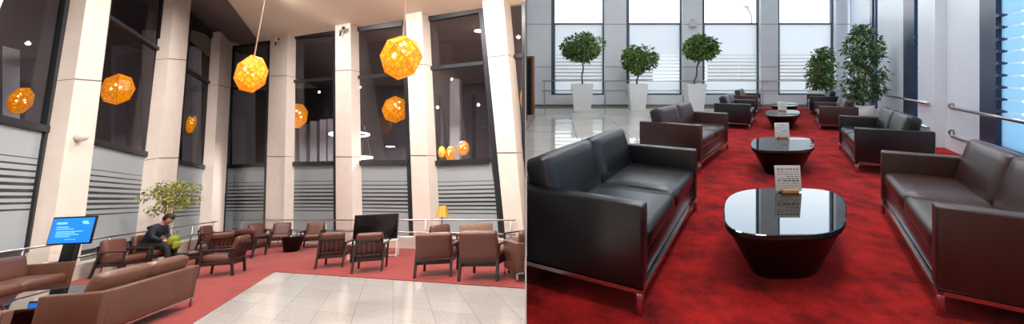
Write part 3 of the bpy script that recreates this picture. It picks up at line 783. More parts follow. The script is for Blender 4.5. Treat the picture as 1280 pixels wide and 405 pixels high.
# gold lamp
loc = lfl(553, 322); root = empty('floor_lamp', LW, (loc.x-.22, loc.y+.6, .012)); tag(root, 'slim lamp with pleated gold cone shade behind an armchair', 'lamp')
m = MB(); m.lathe([(.14, 0), (.14, .02), (.02, .03)], 24); m.build('base', 'wood_black', root)
m = MB(); m.tube([(0, 0, .02), (0, 0, 1.12)], .014, 8); m.build('pole', 'wood_black', root)
m = MB(); n = 48
rings = []
for r, z in ((.18, .98), (.10, 1.27)):
    rings.append([V((math.cos(2*PI*k/n)*r*(1+.05*(k % 2)), math.sin(2*PI*k/n)*r*(1+.05*(k % 2)), z)) for k in range(n)])
m.loft(rings, smooth=False); m.build('lamp_shade', 'gold', root)

# ------------------------------------------------------------------ plants
def leaves(n, fn, size, seed, mt='leaf', droop=.4):
    r = random.Random(seed); m = MB(); bm = m.bm
    for _ in range(n):
        p, out = fn(r)
        L = size*r.uniform(.7, 1.25); w = L*.2
        d = (out + V((r.uniform(-.8, .8), r.uniform(-.8, .8), r.uniform(-.8, .5)-droop))).normalized()
        sd = d.cross(V((r.uniform(-1, 1), r.uniform(-1, 1), r.uniform(-1, 1)))).normalized()*w
        up = d.cross(sd).normalized()*w*.35
        a, b, c, e, f = p, p+d*L*.45+sd+up, p+d*L, p+d*L*.45-sd+up, p+d*L*.5
        vs = [bm.verts.new(x) for x in (a, b, c, e, f)]
        bm.faces.new((vs[0], vs[1], vs[4])); bm.faces.new((vs[1], vs[2], vs[4])); bm.faces.new((vs[2], vs[3], vs[4])); bm.faces.new((vs[3], vs[0], vs[4]))
    return m
def clump_fn(clumps):
    def fn(r):
        c, rad = clumps[r.randrange(len(clumps))]
        v = V((r.gauss(0, 1), r.gauss(0, 1), r.gauss(0, 1))).normalized()
        return V(c)+V((v.x*rad.x, v.y*rad.y, v.z*rad.z))*r.uniform(.55, 1.0), v
    return fn
def pot(root, w, h, k=.72, mt='pot'):
    a, b = w*k/2, w/2; t = .03
    sq = lambda s, z: [V((-s, -s, z)), V((s, -s, z)), V((s, s, z)), V((-s, s, z))]
    m = MB(); m.loft([sq(a, 0), sq(b, h), sq(b-t, h), sq(b-t-.02, h-.06)], smooth=False)
    bmesh.ops.bevel(m.bm, geom=[e for e in m.bm.edges if abs(e.verts[0].co.z-e.verts[1].co.z) > .2], offset=.008, segments=2, affect='EDGES')
    m.build('planter', mt, root)
    m = MB(); m.box((-b+t+.01, -b+t+.01, h-.07), (b-t-.01, b-t-.01, h-.05)); m.build('soil', 'soil', root)

# night plant: bare stems and airy pale leaves
loc = lfl(196, 329); Yp = (R3 @ (loc-V((0, 0, HL)))).y
root = empty('potted_ficus', LW, (loc.x, loc.y, .012)); tag(root, 'airy pale green ficus with thin bare stems behind the seated person', 'plant')
pot(root, .5, .5)
kx = Yp/FPX*.66; kz = Yp/FPX
tops = []
for i, (dx, dz, rr) in enumerate(((-18, 92, .02), (-6, 98, .022), (6, 94, .02), (22, 88, .02), (-14, 78, .016), (30, 74, .016))):
    x = dx*kx; z = dz*kz
    pts = [V((dx*.003, 0, .45)), V((x*.12, .02*i, z*.4)), V((x*.35, .03, z*.68)), V((x*.7, -.03, z*.86)), V((x, .02, z))]
    m = MB(); m.tube(pts, [rr, rr*.9, rr*.75, rr*.55, rr*.3], 7); m.build('stem', 'bark_pale', root)
r = random.Random(3); cl = []
for i in range(46):
    a = r.uniform(-36, 32); z = r.uniform(66, 100) - abs(a)*.22
    cl.append((V((a*kx, r.uniform(-.35, .35), z*kz)), V((.13, .13, .10))))
leaves(1500, clump_fn(cl), .10, 4, droop=.5).build('foliage', 'leaf_pale', root)

# ------------------------------------------------------------------ the seated person
def skin_mesh(name, verts, edges, mt, parent, sub=2, flat=None):
    me = bpy.data.meshes.new(name); me.from_pydata([v[:3] for v in verts], edges, [])
    o = bpy.data.objects.new(name, me); COL.objects.link(o)
    md = o.modifiers.new('skin', 'SKIN'); md.use_smooth_shade = True
    ss = o.modifiers.new('sub', 'SUBSURF'); ss.levels = sub; ss.render_levels = sub
    if not me.skin_vertices:
        bpy.context.view_layer.objects.active = o
        me.attributes  # the skin layer is created by the modifier
    bpy.context.view_layer.update()
    if me.skin_vertices:
        for i, v in enumerate(verts):
            rr = v[3]; me.skin_vertices[0].data[i].radius = rr if isinstance(rr, tuple) else (rr, rr)
        me.skin_vertices[0].data[0].use_root = True
    dg = bpy.context.evaluated_depsgraph_get(); ev = o.evaluated_get(dg); nm = bpy.data.meshes.new_from_object(ev)
    bpy.data.objects.remove(o); nm.name = name
    for p in nm.polygons: p.use_smooth = True
    nm.materials.clear(); nm.materials.append(M[mt])
    o = bpy.data.objects.new(name, nm); COL.objects.link(o); o.parent = parent
    return o
yawp = face_yaw(c2l, 46); fdir = Matrix.Rotation(yawp, 3, 'Z') @ V((0, -1, 0))
ploc = V((c2l.x, c2l.y, 0)) + fdir*.02
man = empty('person', LW, (ploc.x, ploc.y, .012), face_yaw(c2l, 55), (1.1, 1.1, 1.06)); tag(man, 'person in dark jacket and trousers sitting bent over a green bag on the lap', 'person')
# joints: x to the figure's left, front is -y
bv = [(0, .10, .50, .13), (0, .08, .66, .125), (0, .00, .86, .135), (0, -.06, .98, .10), (0, -.10, 1.05, .055), (0, -.16, 1.13, .055),
      (.17, -.04, .94, .055), (.23, -.10, .72, .045), (.12, -.32, .62, .033), (.08, -.38, .61, .032), (.06, -.42, .60, .026),
      (-.17, -.04, .94, .055), (-.23, -.10, .72, .045), (-.12, -.32, .62, .033), (-.08, -.38, .61, .032), (-.06, -.42, .60, .026),
      (.10, .06, .50, .09), (.13, -.38, .52, .065), (.13, -.42, .28, .05), (.13, -.40, .08, .038), (.13, -.50, .04, .034),
      (-.10, .06, .50, .09), (-.13, -.38, .52, .065), (-.13, -.46, .28, .05), (-.13, -.46, .08, .038), (-.13, -.56, .04, .034)]
be = [(0, 1), (1, 2), (2, 3), (3, 4), (4, 5), (3, 6), (6, 7), (7, 8), (8, 9), (9, 10), (3, 11), (11, 12), (12, 13), (13, 14), (14, 15),
      (0, 16), (16, 17), (17, 18), (18, 19), (19, 20), (0, 21), (21, 22), (22, 23), (23, 24), (24, 25)]
# fingers, five to a hand, curled round the bag
for sgn, base in ((1, 10), (-1, 15)):
    hx, hy, hz = bv[base][:3]
    for k, (ln, off) in enumerate(((.9, -.030), (1.0, -.010), (.95, .010), (.75, .028))):
        i0 = len(bv)
        bv.append((hx-sgn*.010, hy-.03*ln, hz+off, .0095)); bv.append((hx-sgn*.03, hy-.055*ln, hz+off-.004, .009)); bv.append((hx-sgn*.055, hy-.055*ln, hz+off-.01, .008))
        be += [(base, i0), (i0, i0+1), (i0+1, i0+2)]
    i0 = len(bv); w_ = base-1; wx, wy, wz = bv[w_][:3]
    bv.append((wx-sgn*.02, wy-.02, wz+.04, .011)); bv.append((wx-sgn*.045, wy-.045, wz+.045, .0095)); be += [(w_, i0), (i0, i0+1)]
skin_mesh('body', bv, be, 'skin', man)
# head: its own shaped piece continuing the neck, tilted down
hd = MB(); t = bmesh.new(); bmesh.ops.create_uvsphere(t, u_segments=28, v_segments=20, radius=1)
for v in t.verts:
    x, y, z = v.co
    w = .078*(1-.18*max(0, -z)); p = V((x*w, y*.098, z*.118))
    if y < 0:
        p.y += .012*max(0, 1-abs(z*1.2+.0)) * 0
        if abs(x) < .22 and -.25 < z < .18: p.y -= .020*(1-abs(x)/.22)*(1-abs(z+.06)/.26 if abs(z+.06) < .26 else 0)     # nose
        if .1 < abs(x) < .55 and .05 < z < .30: p.y += .010                                                       # eye sockets
        if abs(x) < .35 and -.60 < z < -.45: p.y -= .006                                                         # lips
        if abs(x) < .3 and z < -.75: p.y -= .012                                                                 # chin
    v.co = p
ht = Matrix.Translation((0, -.215, 1.155)) @ Matrix.Rotation(math.radians(42), 4, 'X') @ Matrix.Scale(1.08, 4)
hd._add(t, ht, smooth=True)
for sx in (-1, 1): hd.box((sx*.078-.008, -.01, -.03), (sx*.078+.008, .03, .03), .006, mtx=ht)
hd.build('head', 'skin', man)
m = MB()
for sx in (-1, 1):
    t = bmesh.new(); bmesh.ops.create_uvsphere(t, u_segments=8, v_segments=6, radius=.009); m._add(t, ht @ Matrix.Translation((sx*.028, -.088, .018)))
m.box((-.02, -.103, -.062), (.02, -.096, -.056), mtx=ht)
m.build('eyes_and_mouth', 'hair', man)
m = MB(); t = bmesh.new(); bmesh.ops.create_uvsphere(t, u_segments=24, v_segments=16, radius=1)
for v in t.verts:
    x, y, z = v.co; n_ = 1+.05*math.sin(9*x+7*y)*math.cos(8*z)
    v.co = V((x*.092*n_, y*.112*n_+.012, z*.128*n_+.010))
bmesh.ops.delete(t, geom=[v for v in t.verts if v.co.z < -.045 + (.085 if v.co.y < -.03 else 0)-.5*max(0, v.co.y)], context='VERTS')
m._add(t, ht, smooth=True); m.build('hair', 'hair', man)
jv = [(0, .11, .50, .165), (0, .09, .66, .155), (0, .01, .86, .19), (0, -.06, .99, .15), (0, -.115, 1.06, .095),
      (.18, -.03, .95, .10), (.25, -.10, .73, .062), (.14, -.30, .63, .048), (-.18, -.03, .95, .10), (-.25, -.10, .73, .062), (-.14, -.30, .63, .048)]
skin_mesh('jacket', jv, [(0, 1), (1, 2), (2, 3), (3, 4), (3, 5), (5, 6), (6, 7), (3, 8), (8, 9), (9, 10)], 'jacket', man)
tv_ = [(0, .11, .51, .16), (.10, .06, .51, .105), (.13, -.38, .53, .082), (.13, -.42, .28, .066), (.13, -.405, .10, .056),
       (-.10, .06, .51, .105), (-.13, -.38, .53, .082), (-.13, -.46, .28, .066), (-.13, -.46, .10, .056)]
skin_mesh('trousers', tv_, [(0, 1), (1, 2), (2, 3), (3, 4), (0, 5), (5, 6), (6, 7), (7, 8)], 'trousers', man)
for sx, y in ((.13, -.46), (-.13, -.52)):
    m = MB(); m.cushion(.10, .27, .085, .035, .006, Matrix.Translation((sx, y, .045))); m.build('shoe', 'shoe', man)
bag = empty('green_bag', LW, (0, 0, 0)); bag.matrix_world = man.matrix_world @ Matrix.Translation((0, -.42, .58)); tag(bag, 'lime green bag held on the lap of the seated person', 'bag')
m = MB(); m.cushion(.25, .18, .24, .06, .02, Matrix.Translation((0, -.0, .03)) @ Matrix.Rotation(.25, 4, 'X')); m.cushion(.22, .12, .20, .05, .01, Matrix.Translation((.0, -.09, -.08))); m.build('pouch', 'bag_green', bag)
m = MB(); m.tube([(-.07, -.02, .19), (-.05, -.03, .26), (0, -.04, .28), (.05, -.03, .26), (.07, -.02, .19)], .01, 8); m.build('handle', 'bag_green', bag)

# night lights: rows of ceiling downlights
def area(name, loc, size, power, rgb, frame=LW, rot=(0, 0, 0), shape='DISK', sy=None):
    l = bpy.data.lights.new(name, 'AREA'); l.shape = shape; l.size = size
    if sy: l.size_y = sy
    l.energy = power; l.color = rgb
    o = bpy.data.objects.new(name, l); COL.objects.link(o); o.matrix_world = frame @ Matrix.Translation(V(loc)) @ Matrix.Rotation(rot[0], 4, 'X') @ Matrix.Rotation(rot[1], 4, 'Y')
    return o
WARM = (1.0, .955, .92)
for (x, y) in ((-1.6, 1.5), (-5.5, 1.5), (-2.4, 6.5), (-6.5, 6.5), (-3.3, 10.3), (-7.5, 11.0), (-11.3, 13.8), (-9.0, 3.0)):
    area('downlight', (x, y, cz(x, y)-.08), .35, 370, WARM)
# unseen lamps added to brighten the reflected room beyond the glass
for p in (lat(100, 60, 14), lat(380, 60, 20), lat(570, 40, 16)):
    area('reflection_fill', (p.x, p.y, 4.5), .5, 320, (1, .9, .86))

# ================================================================== DAY ROOM (right photograph)
YB = 17.0                                            # distance of the back wall
def bx(px): return (px-PX)/FPX*YB
def bz(py): return HR-(py-PY)/FPX*YB
SA, SB = V((7.47, 7.95, 0)), V((12.3, 17, 0)); sdir = (SB-SA).normalized(); sn = V((sdir.y, -sdir.x, 0))     # side wall, sn points out
SP = Plane(SA, sn)
def sp(px, off=0, z=0): p = SP.at(px, 150, off, night=False); return V((p.x, p.y, z))
aisle = V((282, 500, 0)).normalized(); across = V((aisle.y, -aisle.x, 0))
CEIL = 6.6
xs0 = lambda y: (SEAM+.0016)*y
cornerS = SB + sdir*.6
# floors
m = MB(); far_ = 17.6; endS = SA - sdir*16.5
pts = [V((xs0(-7), -7, 0)), V((4, -7, 0)), V((4, -.6, 0)), V((SB.x+1.5, far_, 0)), V((xs0(far_), far_, 0))]
m.poly_prism(pts, (0, 0, -.1)); fd = struct(m.build('floor', 'tile_d'), 'polished cream tile floor of the day lounge')
uvl = fd.data.uv_layers.new(name='UVMap')
for lp in fd.data.loops:
    p = fd.data.vertices[lp.vertex_index].co; uvl.data[lp.index].uv = (p.x/1.2-.3, p.y/1.2)
K0 = rfl(800, 400); edge0 = K0 - across*.78
def on_edge(y): return edge0 + aisle*((y-edge0.y)/aisle.y)
yq = [2.9, 16.4]
m = MB(); e1, e2 = on_edge(3.05), on_edge(16.2)
q0 = V((xs0(2.4), 2.4, 0)); 
m.poly_prism([V((xs0(-6.9), -6.9, 0)), V((2.7, -6.9, 0)), V((2.7, -1, 0)), V(((SA+sdir*((16.2-SA.y)/sdir.y)).x-.02, 16.2, 0)), V((e2.x, 16.2, 0)), V((e1.x, e1.y, 0)), V((xs0(e1.y), e1.y, 0))], (0, 0, .012))
struct(m.build('floor', 'carpet_d'), 'deep red carpet of the day lounge')
m = MB(); m.poly_prism([V((xs0(-7), -7, CEIL)), V((4, -7, CEIL)), V((4, -.6, CEIL)), V((SB.x+2, 18, CEIL)), V((xs0(18), 18, CEIL))], (0, 0, .2)); struct(m.build('ceiling', 'ceil_d'), 'white ceiling of the day lounge')

# back wall: piers, plinth, windows
def pier(p0, p1, label, z0=0, dep=.45, mt='col_d'):
    m = MB(); m.box((bx(p0), YB, z0), (bx(p1), YB+dep, CEIL)); 
    for z in (1.68, 3.5): m.box((bx(p0)-.001, YB-.004, z-.01), (bx(p1)+.001, YB+.01, z+.01), mi=1)
    return struct(m.build('wall_back_pier', [mt, 'joint']), label)
PL = 'pale grey pier between the day windows'
pier(657.6, 689, PL); pier(755.5, 783, PL); pier(853.5, 878, PL); pier(951, 973, PL); pier(1045, 1066, PL)
m = MB(); m.box((bx(657.6), YB-.02, .0), (bx(1066), YB+.45, bz(119))); struct(m.build('baseboard_window', 'col_d'), 'pale plinth under the back windows')
m = MB(); m.box((bx(657.6), YB-.05, .0), (bx(1062), YB-.02, .09)); struct(m.build('baseboard_back', 'skirt_d'), 'taupe skirting of the back wall')
NB = [8]
def stripes(g, a, b, z0, z1, flip=False):
    pass
def day_window(p0, p1, label, fl_=True):
    NB[0] += 1; root = empty('window_%d' % NB[0], ID, (bx(p0), YB+.25, bz(119))); root['kind'] = 'structure'; root['label'] = label
    W_ = bx(p1)-bx(p0); H_ = CEIL-bz(119); zt = bz(29)-bz(119); fw = .16
    m = MB(); m.box((0, -.06, 0), (fw, .06, H_)); m.box((W_-.06, -.06, 0), (W_, .06, H_)); m.box((0, -.06, 0), (W_, .06, .06)); m.box((0, -.06, H_-.1), (W_, .06, H_)); m.build('frame', 'frame_d', root)
    m = MB(); m.box((fw, -.05, zt-.035), (W_-.06, .05, zt+.035)); m.build('transom', 'frame_d', root)
    m = MB(); m.box((fw, -.004, zt+.035), (W_-.06, .004, H_-.1)); m.build('pane', 'glass_d', root)
    # film: frosted with a block of clear strips
    m = MB(); z = .06; top = zt-.035
    bands = [(.62+.155*i, .62+.155*i+[.07, .06, .06, .05, .05, .04, .03, .02][i]) for i in range(8)]
    for s_, e_ in bands+[(top, top)]:
        m.box((fw, -.004, z), (W_-.06, .004, s_), mi=0)
        if e_ > s_: m.box((fw, -.004, s_), (W_-.06, .004, e_), mi=1)
        z = e_
    m.build('frosted_pane', ['frost_d', 'glass_d'], root)
    return root
day_window(689, 755.5, 'day window behind the leftmost topiary tree')
day_window(783, 853.5, 'day window behind the second topiary tree from the left')
day_window(878, 951, 'day window behind the third topiary tree')
day_window(973, 1045, 'day window at the end of the aisle, rightmost of the back wall')
rail([[V((bx(678), YB-.14, bz(y))), V((bx(1050), YB-.14, bz(y)))] for y in (101, 113)], .02,
     [(V((bx(x), YB-.14, bz(101))), V((bx(x), YB-.14, 0))) for x in (681, 756, 853, 951, 1049)], ID, 'thin steel double rail along the back windows of the day lounge')

# neighbouring building seen blurred through the film: pale blocks standing outside
m = MB(); m.box((bx(905), 24, -1), (bx(960), 30, bz(28)+.3)); tag(m.build('building', mat('pale facade', (225, 232, 238), .8)), 'pale block outside, behind the frosted film of the third window', 'building')
m = MB(); m.box((-2.0, 40, -2), (31, 44, 3.3)); m.box((6, 38.5, 3.3), (12, 43, 4.1)); m.box((20, 38.6, 3.3), (25, 43, 3.9)); tag(m.build('building', mat('street front', (112, 104, 92), .8, var=.25, vscale=.5)), 'long low street front outside, glimpsed between the film strips of the day windows', 'building')
# street lamp outside
Yl = 26; x = (936-PX)/FPX*Yl; root = empty('street_lamp', ID, (x, Yl, -.5)); tag(root, 'thin street lamp outside, seen at the top of the third window', 'street lamp')
zt_ = HR+(PY-7)/FPX*Yl+.5
m = MB(); m.tube([(.25, 0, 0), (.22, 0, zt_-1.8), (.15, 0, zt_-.6), (-.12, 0, zt_-.1)], .05, 8); m.build('pole', 'blue_off', root)
m = MB(); m.box((-.32, -.1, zt_-.14), (-.02, .1, zt_-.02), .02); m.build('lamp_head', 'blue_off', root)

# side wall: piers and tall windows, all on the wall's line
def sblock(name, p0, p1, off0, off1, z0, z1, mt, label, parent=None):
    a, b = sp(p0), sp(p1); m = MB()
    f = [a+sn*off0+V((0, 0, z0)), b+sn*off0+V((0, 0, z0)), b+sn*off0+V((0, 0, z1)), a+sn*off0+V((0, 0, z1))]
    k = [p+sn*(off1-off0) for p in f]; m.hexa(f, k); return struct(m.build(name, mt), label)
sblock('wall_right_pier', 1062, 1090, 0, .4, 0, CEIL, 'col_side', 'pearl wall between the corner and the first side window')
sblock('wall_right_pier', 1097, 1133, 0, .4, 0, CEIL, 'col_side', 'pearl wall panel behind the big ficus')
sblock('wall_right_pier', 1160, 1183, -.16, .4, 0, CEIL, 'col_side', 'bright projecting pier on the right wall')
sblock('wall_right_pier', 1183, 1231, 0, .4, 0, CEIL, 'col_side', 'wide pearl wall panel above the nearest right sofa')
sblock('baseboard_right', 1066, 1290, -.02, .42, 0, .3, 'col_side', 'pale plinth along the right wall')
pe = sp(1400); pk = SA+sdir*((-1-SA.y)/sdir.y); Z_ = V((0, 0, CEIL))
m = MB(); f = [pe, pk, pk+Z_, pe+Z_]; m.hexa(f, [p+sn*.4 for p in f]); pz = V((pk.x, -7, 0)); f = [pk, pz, pz+Z_, pk+Z_]; m.hexa(f, [p+V((.4, 0, 0)) for p in f]); struct(m.build('wall_right', 'col_side'), 'pearl wall on the right beside the viewer')
def side_window(p0, pf, p1, label, nb=9):
    NB[0] += 1; a, b, c = sp(p0, .03), sp(pf, .03), sp(p1, .03)
    root = empty('window_%d' % NB[0], ID); root['kind'] = 'structure'; root['label'] = label
    z0, z1 = .3, CEIL; up = V((0, 0, 1))
    def quad(m, p, q, za, zb, mi=0, o=0, t=.008):
        f = [p+up*za-sn*o, q+up*za-sn*o, q+up*zb-sn*o, p+up*zb-sn*o]; m.hexa(f, [v+sn*t for v in f], mi)
    m = MB(); quad(m, a, b, z0, z1, 0, .06, .12); quad(m, a, c, z0, z0+.06, 0, .06, .12); quad(m, a, c, z1-.1, z1, 0, .06, .12)
    e = (c-b).normalized()*.08; quad(m, c-e, c, z0, z1, 0, .06, .12)
    m.build('frame', 'navy', root)
    m = MB(); z = z0+.06; top = z1-.1
    bands = [(.85+.17*i, .85+.17*i+.028) for i in range(nb)]
    for s_, e_ in bands+[(top, top)]:
        quad(m, b, c, z, s_, 0)
        if e_ > s_: quad(m, b, c, s_, e_, 1)
        z = e_
    m.build('frosted_pane', ['frost_b', 'navy_clear'], root)
    m = MB()
    for s_, e_ in bands:
        d = (c-b).normalized(); quad(m, b-d*.0, b+d*.10, s_-.005, e_+.01, 0, .065, .06)
    m.build('clip', 'navy', root)
    return root
M['navy_clear'] = glass('clear strip between film', (.8, .86, .9), .05)
side_window(1090, 1093, 1097, 'narrow side window behind the big ficus')
side_window(1133, 1147, 1160, 'side window left of the bright projecting pier')
side_window(1231, 1252, 1400, 'side window at the right edge of the picture')
def srail(p0, p1, label):
    off = -.2
    L_ = [[sp(p0, off, z), sp(p1, off, z)] for z in (.82, .345)]
    ps = [(sp(p0, off, z), sp(p0, 0, z)) for z in (.82, .345)]
    r_ = rail(L_, .026, ps, ID, label)
    for z in (.82, .345):
        c_ = sp(p0, off*.15, z); t_ = sp(p0, 0, z); m = MB(); m.tube([c_, t_], .055, 14); m.build('wall_flange', 'steel', r_)
    return r_
srail(1190, 1330, 'polished double handrail on the right wall at the right edge'); srail(1108, 1160, 'polished double handrail between the big ficus and the projecting pier')

# dark wood framed panel at the left end of the back wall
Yp_ = 13.5; x0, x1 = (657.8-PX)/FPX*Yp_, (666.5-PX)/FPX*Yp_; zt_ = HR+(PY-70)/FPX*Yp_
root = empty('cabinet', ID, (x0+.02, Yp_, 0)); tag(root, 'dark cabinet with orange brown wood frame at the left edge of the day lounge', 'cabinet')
m = MB(); m.box((0, .04, 0), (x1-x0-.07, .5, zt_-.08)); m.build('panel', 'black_gloss', root)
m = MB(); m.box((0, 0, zt_-.08), (x1-x0, .55, zt_), .006); m.box((x1-x0-.08, 0, 0), (x1-x0, .55, zt_-.08), .006); m.build('frame', 'wood_frame', root)

# sofas of the two rows
LS, DS = 2.0, .85
def row_sofa(o, n_, front, label, left, g, turn=0, sc=1.0, D=DS):
    """n_: floor point of the near front corner"""
    f = Matrix.Rotation(math.radians(turn), 3, 'Z') @ front
    along = Matrix.Rotation(math.radians(turn), 3, 'Z') @ aisle
    yaw = yaw_front(f); xax = Matrix.Rotation(yaw, 3, 'Z') @ V((1, 0, 0)); sx = -1 if xax.dot(along) > 0 else 1
    sofa_at(o, n_, f, LS, D, sx, -1, label, ID, .012, g, sc)
    return o
GBk, GBr = 'black leather sofas of the day lounge', 'brown leather sofas of the day lounge'
pb, pr = sofa('leather_black'), sofa('leather_brown')
pn = sofa('leather_black', D=.98)
Lf, Rf = across, -across
row_sofa(pn, rfl(803, 399), Lf, 'black leather sofa nearest at the left, cut by the picture edge', True, GBk, 2, 1, .98)
b2 = pb; b3 = copy_tree(pb); b4 = copy_tree(pb)
row_sofa(pr, rfl(1171, 398), Rf, 'brown leather sofa nearest at the right, beside the handrail', False, GBr, -2)
r2 = copy_tree(pr); r3 = copy_tree(pr); r4 = copy_tree(pr)
row_sofa(r2, rfl(876, 218), Lf, 'brown leather sofa second in the left row', True, GBr, -3, 1.06)
row_sofa(b2, rfl(938, 163), Lf, 'black leather sofa third in the left row', True, GBk)
row_sofa(r3, rfl(947, 143), Lf, 'brown leather sofa farthest in the left row', True, GBr)
row_sofa(b3, rfl(1069, 217), Rf, 'black leather sofa second in the right row, before the big ficus', False, GBk)
row_sofa(r4, rfl(1024, 163), Rf, 'brown leather sofa third in the right row', False, GBr, 0, .93)
row_sofa(b4, rfl(1012, 144), Rf, 'black leather sofa farthest in the right row', False, GBk)
clip_seam(pn, 1)

# coffee tables: rounded square tops traced from the picture, tapering to a smaller foot
def tt(cx, y0, y1, w, zt, label, n=40, e=3.2):
    pts = []
    for k in range(n):
        a = 2*PI*k/n; c, s = math.cos(a), math.sin(a)
        x = cx+w/2*math.copysign(abs(c)**(2/e), c); y = (y0+y1)/2+(y1-y0)/2*math.copysign(abs(s)**(2/e), s)
        pts.append(rfl(x, y, zt))
    return traced_table([V((p.x, p.y, 0)) for p in pts], zt-.012, .012, .58, 0, ID, label)
def menu(px, py, zt, w, h, label, Yd=None):
    p = rfl(px, py, zt); root = empty('menu_card', ID, (p.x, p.y, zt+.0), 0); tag(root, label, 'menu card', 'menu cards on the coffee tables')
    W_ = w/FPX*p.y; H_ = h/FPX*p.y; rot = Matrix.Rotation(math.radians(-7), 4, 'X')
    m = MB(); m.box((-W_/2, -.006, .012), (W_/2, .006, H_), .002, mtx=rot); cd = m.build('card', 'card', root)
    m = MB(); r = random.Random(int(px)); 
    for i in range(9):
        z = H_*(.16+.085*i)
        x = -W_*.42
        while x < W_*.4:
            l = r.uniform(.03, .16)*W_*(1 if i < 8 else .7)
            if r.random() < .8: m.box((x, -.008, z), (min(x+l, W_*.42), -.0055, z+H_*(.02 if i not in (8, 3) else .05)), mtx=rot)
            x += l+W_*.05
    m.build('print', 'ink', cd)
    m = MB(); m.box((-W_*.32, -.035, 0), (W_*.32, .035, .03), .004); m.build('holder', 'wood_light', root)
ZT = .39
tt(981.5, 235, 294, 153, ZT, 'large black tapered coffee table with glass top, nearest in the aisle')
tt(978.5, 171, 188.5, 79, ZT, 'black tapered coffee table second in the aisle')
tt(978.5, 137, 145, 43, ZT, 'black tapered coffee table third in the aisle')
tt(980.5, 128, 133, 35, ZT, 'small black coffee table farthest in the aisle')
menu(986, 240.5, ZT, 32, 33, 'white menu card standing on the nearest coffee table')
menu(978, 172.5, ZT, 18, 19, 'white menu card standing on the second coffee table')
menu(978, 138.5, ZT, 11, 11, 'white menu card standing on the third coffee table')

# plants of the day room
def topiary(px0, px1, py0, py1, tx0, tx1, ty0, ty1, label, seed):
    """pot pixels and crown pixels"""
    Yp_ = HR*FPX/(py1-PY); w = (px1-px0)/FPX*Yp_; h = (py1-py0)/FPX*Yp_
    cx = ((px0+px1)/2-PX)/FPX*Yp_; Yc = Yp_+w*.4
    root = empty('topiary_tree', ID, (cx, Yc, 0), 0); tag(root, label, 'plant', 'topiary trees in white planters')
    s = Yc/FPX
    pot(root, w, h, .74)
    rx, rz = (tx1-tx0)/2*s, (ty1-ty0)/2*s; zc = HR-((ty0+ty1)/2-PY)*s; xc = ((tx0+tx1)/2-PX)*s-cx
    m = MB(); r = random.Random(seed); pts = []
    for i in range(9):
        k = i/8; pts.append(V((xc*k+.03*math.sin(i*1.9+seed), .03*math.cos(i*2.1), h-.06+(zc-h)*k)))
    m.tube(pts, [.035-.012*i/8 for i in range(9)], 9); tr = m.build('trunk', 'bark', root)
    for i in range(7):
        a = i*2.4; m = MB(); m.tube([pts[-1]-V((0, 0, .12)), V((xc+.5*rx*math.cos(a), .5*rx*math.sin(a), zc+rz*.1)), V((xc+.85*rx*math.cos(a), .8*rx*math.sin(a), zc+rz*.3*math.sin(i)))], [.014, .01, .005], 6); m.build('branch', 'bark', root)
    cl = [(V((xc, 0, zc)), V((rx*.72, rx*.72, rz*.78)))]
    for i in range(42):
        v = V((r.gauss(0, 1), r.gauss(0, 1), r.gauss(0, 1))).normalized(); q = V((v.x*rx*.72, v.y*rx*.72, v.z*rz*.68))
        cl.append((V((xc, 0, zc))+q, V((rx*.28, rx*.28, rz*.26))))
    leaves(2600, clump_fn(cl), .15, seed, droop=.35).build('foliage', 'leaf', root)
topiary(714, 742, 105, 138, 701, 758, 40, 79, 'tall topiary ficus in white tapered planter, leftmost', 1)
topiary(786, 810, 105, 138, 777, 822, 53, 94, 'smaller round topiary ficus in white tapered planter, second from left', 2)
topiary(859, 883, 105, 139, 854, 898, 43, 77, 'topiary ficus in white tapered planter, third from left beside the sofas', 3)

def bush(px0, px1, py0, py1, prof, Yc, label, seed, n, size, mt='leaf_dark'):
    cx = ((px0+px1)/2-PX)/FPX*Yc; s = Yc/FPX; w = (px1-px0)*s; h = HR-(py0-PY)*s
    root = empty('potted_ficus', ID, (cx, Yc, 0)); tag(root, label, 'plant')
    a, b = w*.4, w*.5
    m = MB(); m.lathe([(a, 0), (b, h), (b-.03, h), (b-.04, h-.06)], 32); m.build('planter', 'pot', root)
    m = MB(); m.lathe([(b-.045, h-.07), (b-.045, h-.05)], 24); m.build('soil', 'soil', root)
    r = random.Random(seed); cl = []
    for i in range(5):
        a_ = i*1.3; zt = HR-(prof[0][1]-PY)*s*.95
        m = MB(); m.tube([V((.06*math.cos(a_), .06*math.sin(a_), h-.06)), V((.14*math.cos(a_), .14*math.sin(a_), h+(zt-h)*.4)), V((.10*math.cos(a_+.6), .10*math.sin(a_+.6), h+(zt-h)*.9))], [.024, .018, .006], 7); m.build('stem', 'bark', root)
    for i in range(120):
        k = r.random(); y = prof[0][1]+(prof[-1][1]-prof[0][1])*k
        for (xa, ya, wa), (xb, yb, wb) in zip(prof, prof[1:]):
            if ya <= y <= yb: t = (y-ya)/(yb-ya); xc, hw = xa+(xb-xa)*t, (wa+(wb-wa)*t)/2
        rr = math.sqrt(r.random())*.85; an = r.uniform(0, 2*PI)
        q = V(((xc-PX)*s-cx+rr*hw*s*math.cos(an), rr*hw*s*math.sin(an)*.9, HR-(y-PY)*s))
        over = (q+V((cx, Yc, 0))-SA).dot(sn)+.3
        if over > 0: q -= V((over/.88, 0, 0))
        cl.append((q, V((.14, .14, .12))*(Yc/12)))
    leaves(n, clump_fn(cl), size, seed, droop=.45).build('foliage', mt, root)
bush(1060, 1090, 131, 150, [(1078, 34, 10), (1078, 50, 36), (1082, 75, 52), (1084, 98, 66), (1080, 112, 54), (1076, 124, 30)], 10.9, 'big dark leafy ficus in white pot beside the right wall', 5, 2100, .14)
bush(1012, 1032, 113, 134, [(1028, 63, 14), (1026, 80, 28), (1026, 100, 30), (1024, 113, 22)], 15.6, 'smaller ficus at the far right end of the aisle, before the window', 6, 1800, .16, 'leaf')
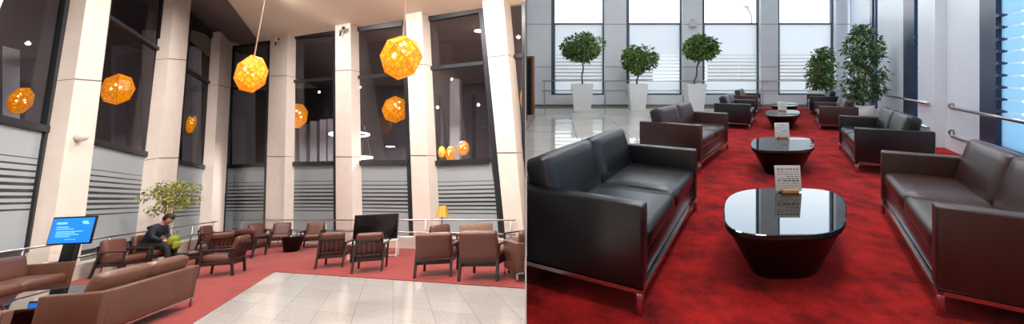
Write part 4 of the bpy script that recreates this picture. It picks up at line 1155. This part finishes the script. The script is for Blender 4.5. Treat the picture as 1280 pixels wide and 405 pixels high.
# wall speaker on the third pier
root = empty('wall_speaker', ID, (bx(865), YB-.12, bz(30))); tag(root, 'small white loudspeaker on the pier above the third topiary tree', 'speaker')
m = MB(); m.box((-.14, -.12, -.15), (.14, .1, .15), .04, seg=3); m.build('housing', 'white_plastic', root)
m = MB(); m.box((-.04, .05, .1), (.04, .12, .2), .01); m.build('bracket', 'black_plastic', root)

# ------------------------------------------------------------------ daylight
w = bpy.data.worlds.new('overcast sky'); S.world = w; w.use_nodes = True; nt = w.node_tree
bg = nt.nodes['Background']; tc = nt.nodes.new('ShaderNodeTexCoord'); sx_ = nt.nodes.new('ShaderNodeSeparateXYZ')
nt.links.new(tc.outputs['Generated'], sx_.inputs[0])
rp = nt.nodes.new('ShaderNodeValToRGB'); rp.color_ramp.elements[0].position = .45; rp.color_ramp.elements[0].color = (1, 1, 1, 1)
rp.color_ramp.elements[1].position = .85; rp.color_ramp.elements[1].color = (.8, .92, 1, 1)
nt.links.new(sx_.outputs['X'], rp.inputs['Fac']); nt.links.new(rp.outputs['Color'], bg.inputs['Color']); 
rz_ = nt.nodes.new('ShaderNodeValToRGB'); rz_.color_ramp.elements[0].position = .2; rz_.color_ramp.elements[0].color = (1, 1, 1, 1); rz_.color_ramp.elements[1].position = .4; rz_.color_ramp.elements[1].color = (.6, .8, 1, 1)
mm_ = nt.nodes.new('ShaderNodeMixRGB'); mm_.blend_type = 'MULTIPLY'; mm_.inputs[0].default_value = 1
nt.links.new(sx_.outputs['Z'], rz_.inputs['Fac']); nt.links.new(rp.outputs['Color'], mm_.inputs[1]); nt.links.new(rz_.outputs['Color'], mm_.inputs[2]); nt.links.new(mm_.outputs[0], bg.inputs['Color'])
bg.inputs['Strength'].default_value = 3.6
for x_, y_ in ((1.2, 1.5), (3.4, 4.5), (2.2, 7.5), (6.0, 9.0), (3.5, 11.5)):
    area('ceiling_fill', (x_, y_, CEIL-.05), 1.2, 110, (.95, .97, 1), frame=ID, shape='SQUARE')  # unseen fill panels added to brighten the day lounge
bpy.context.view_layer.update()
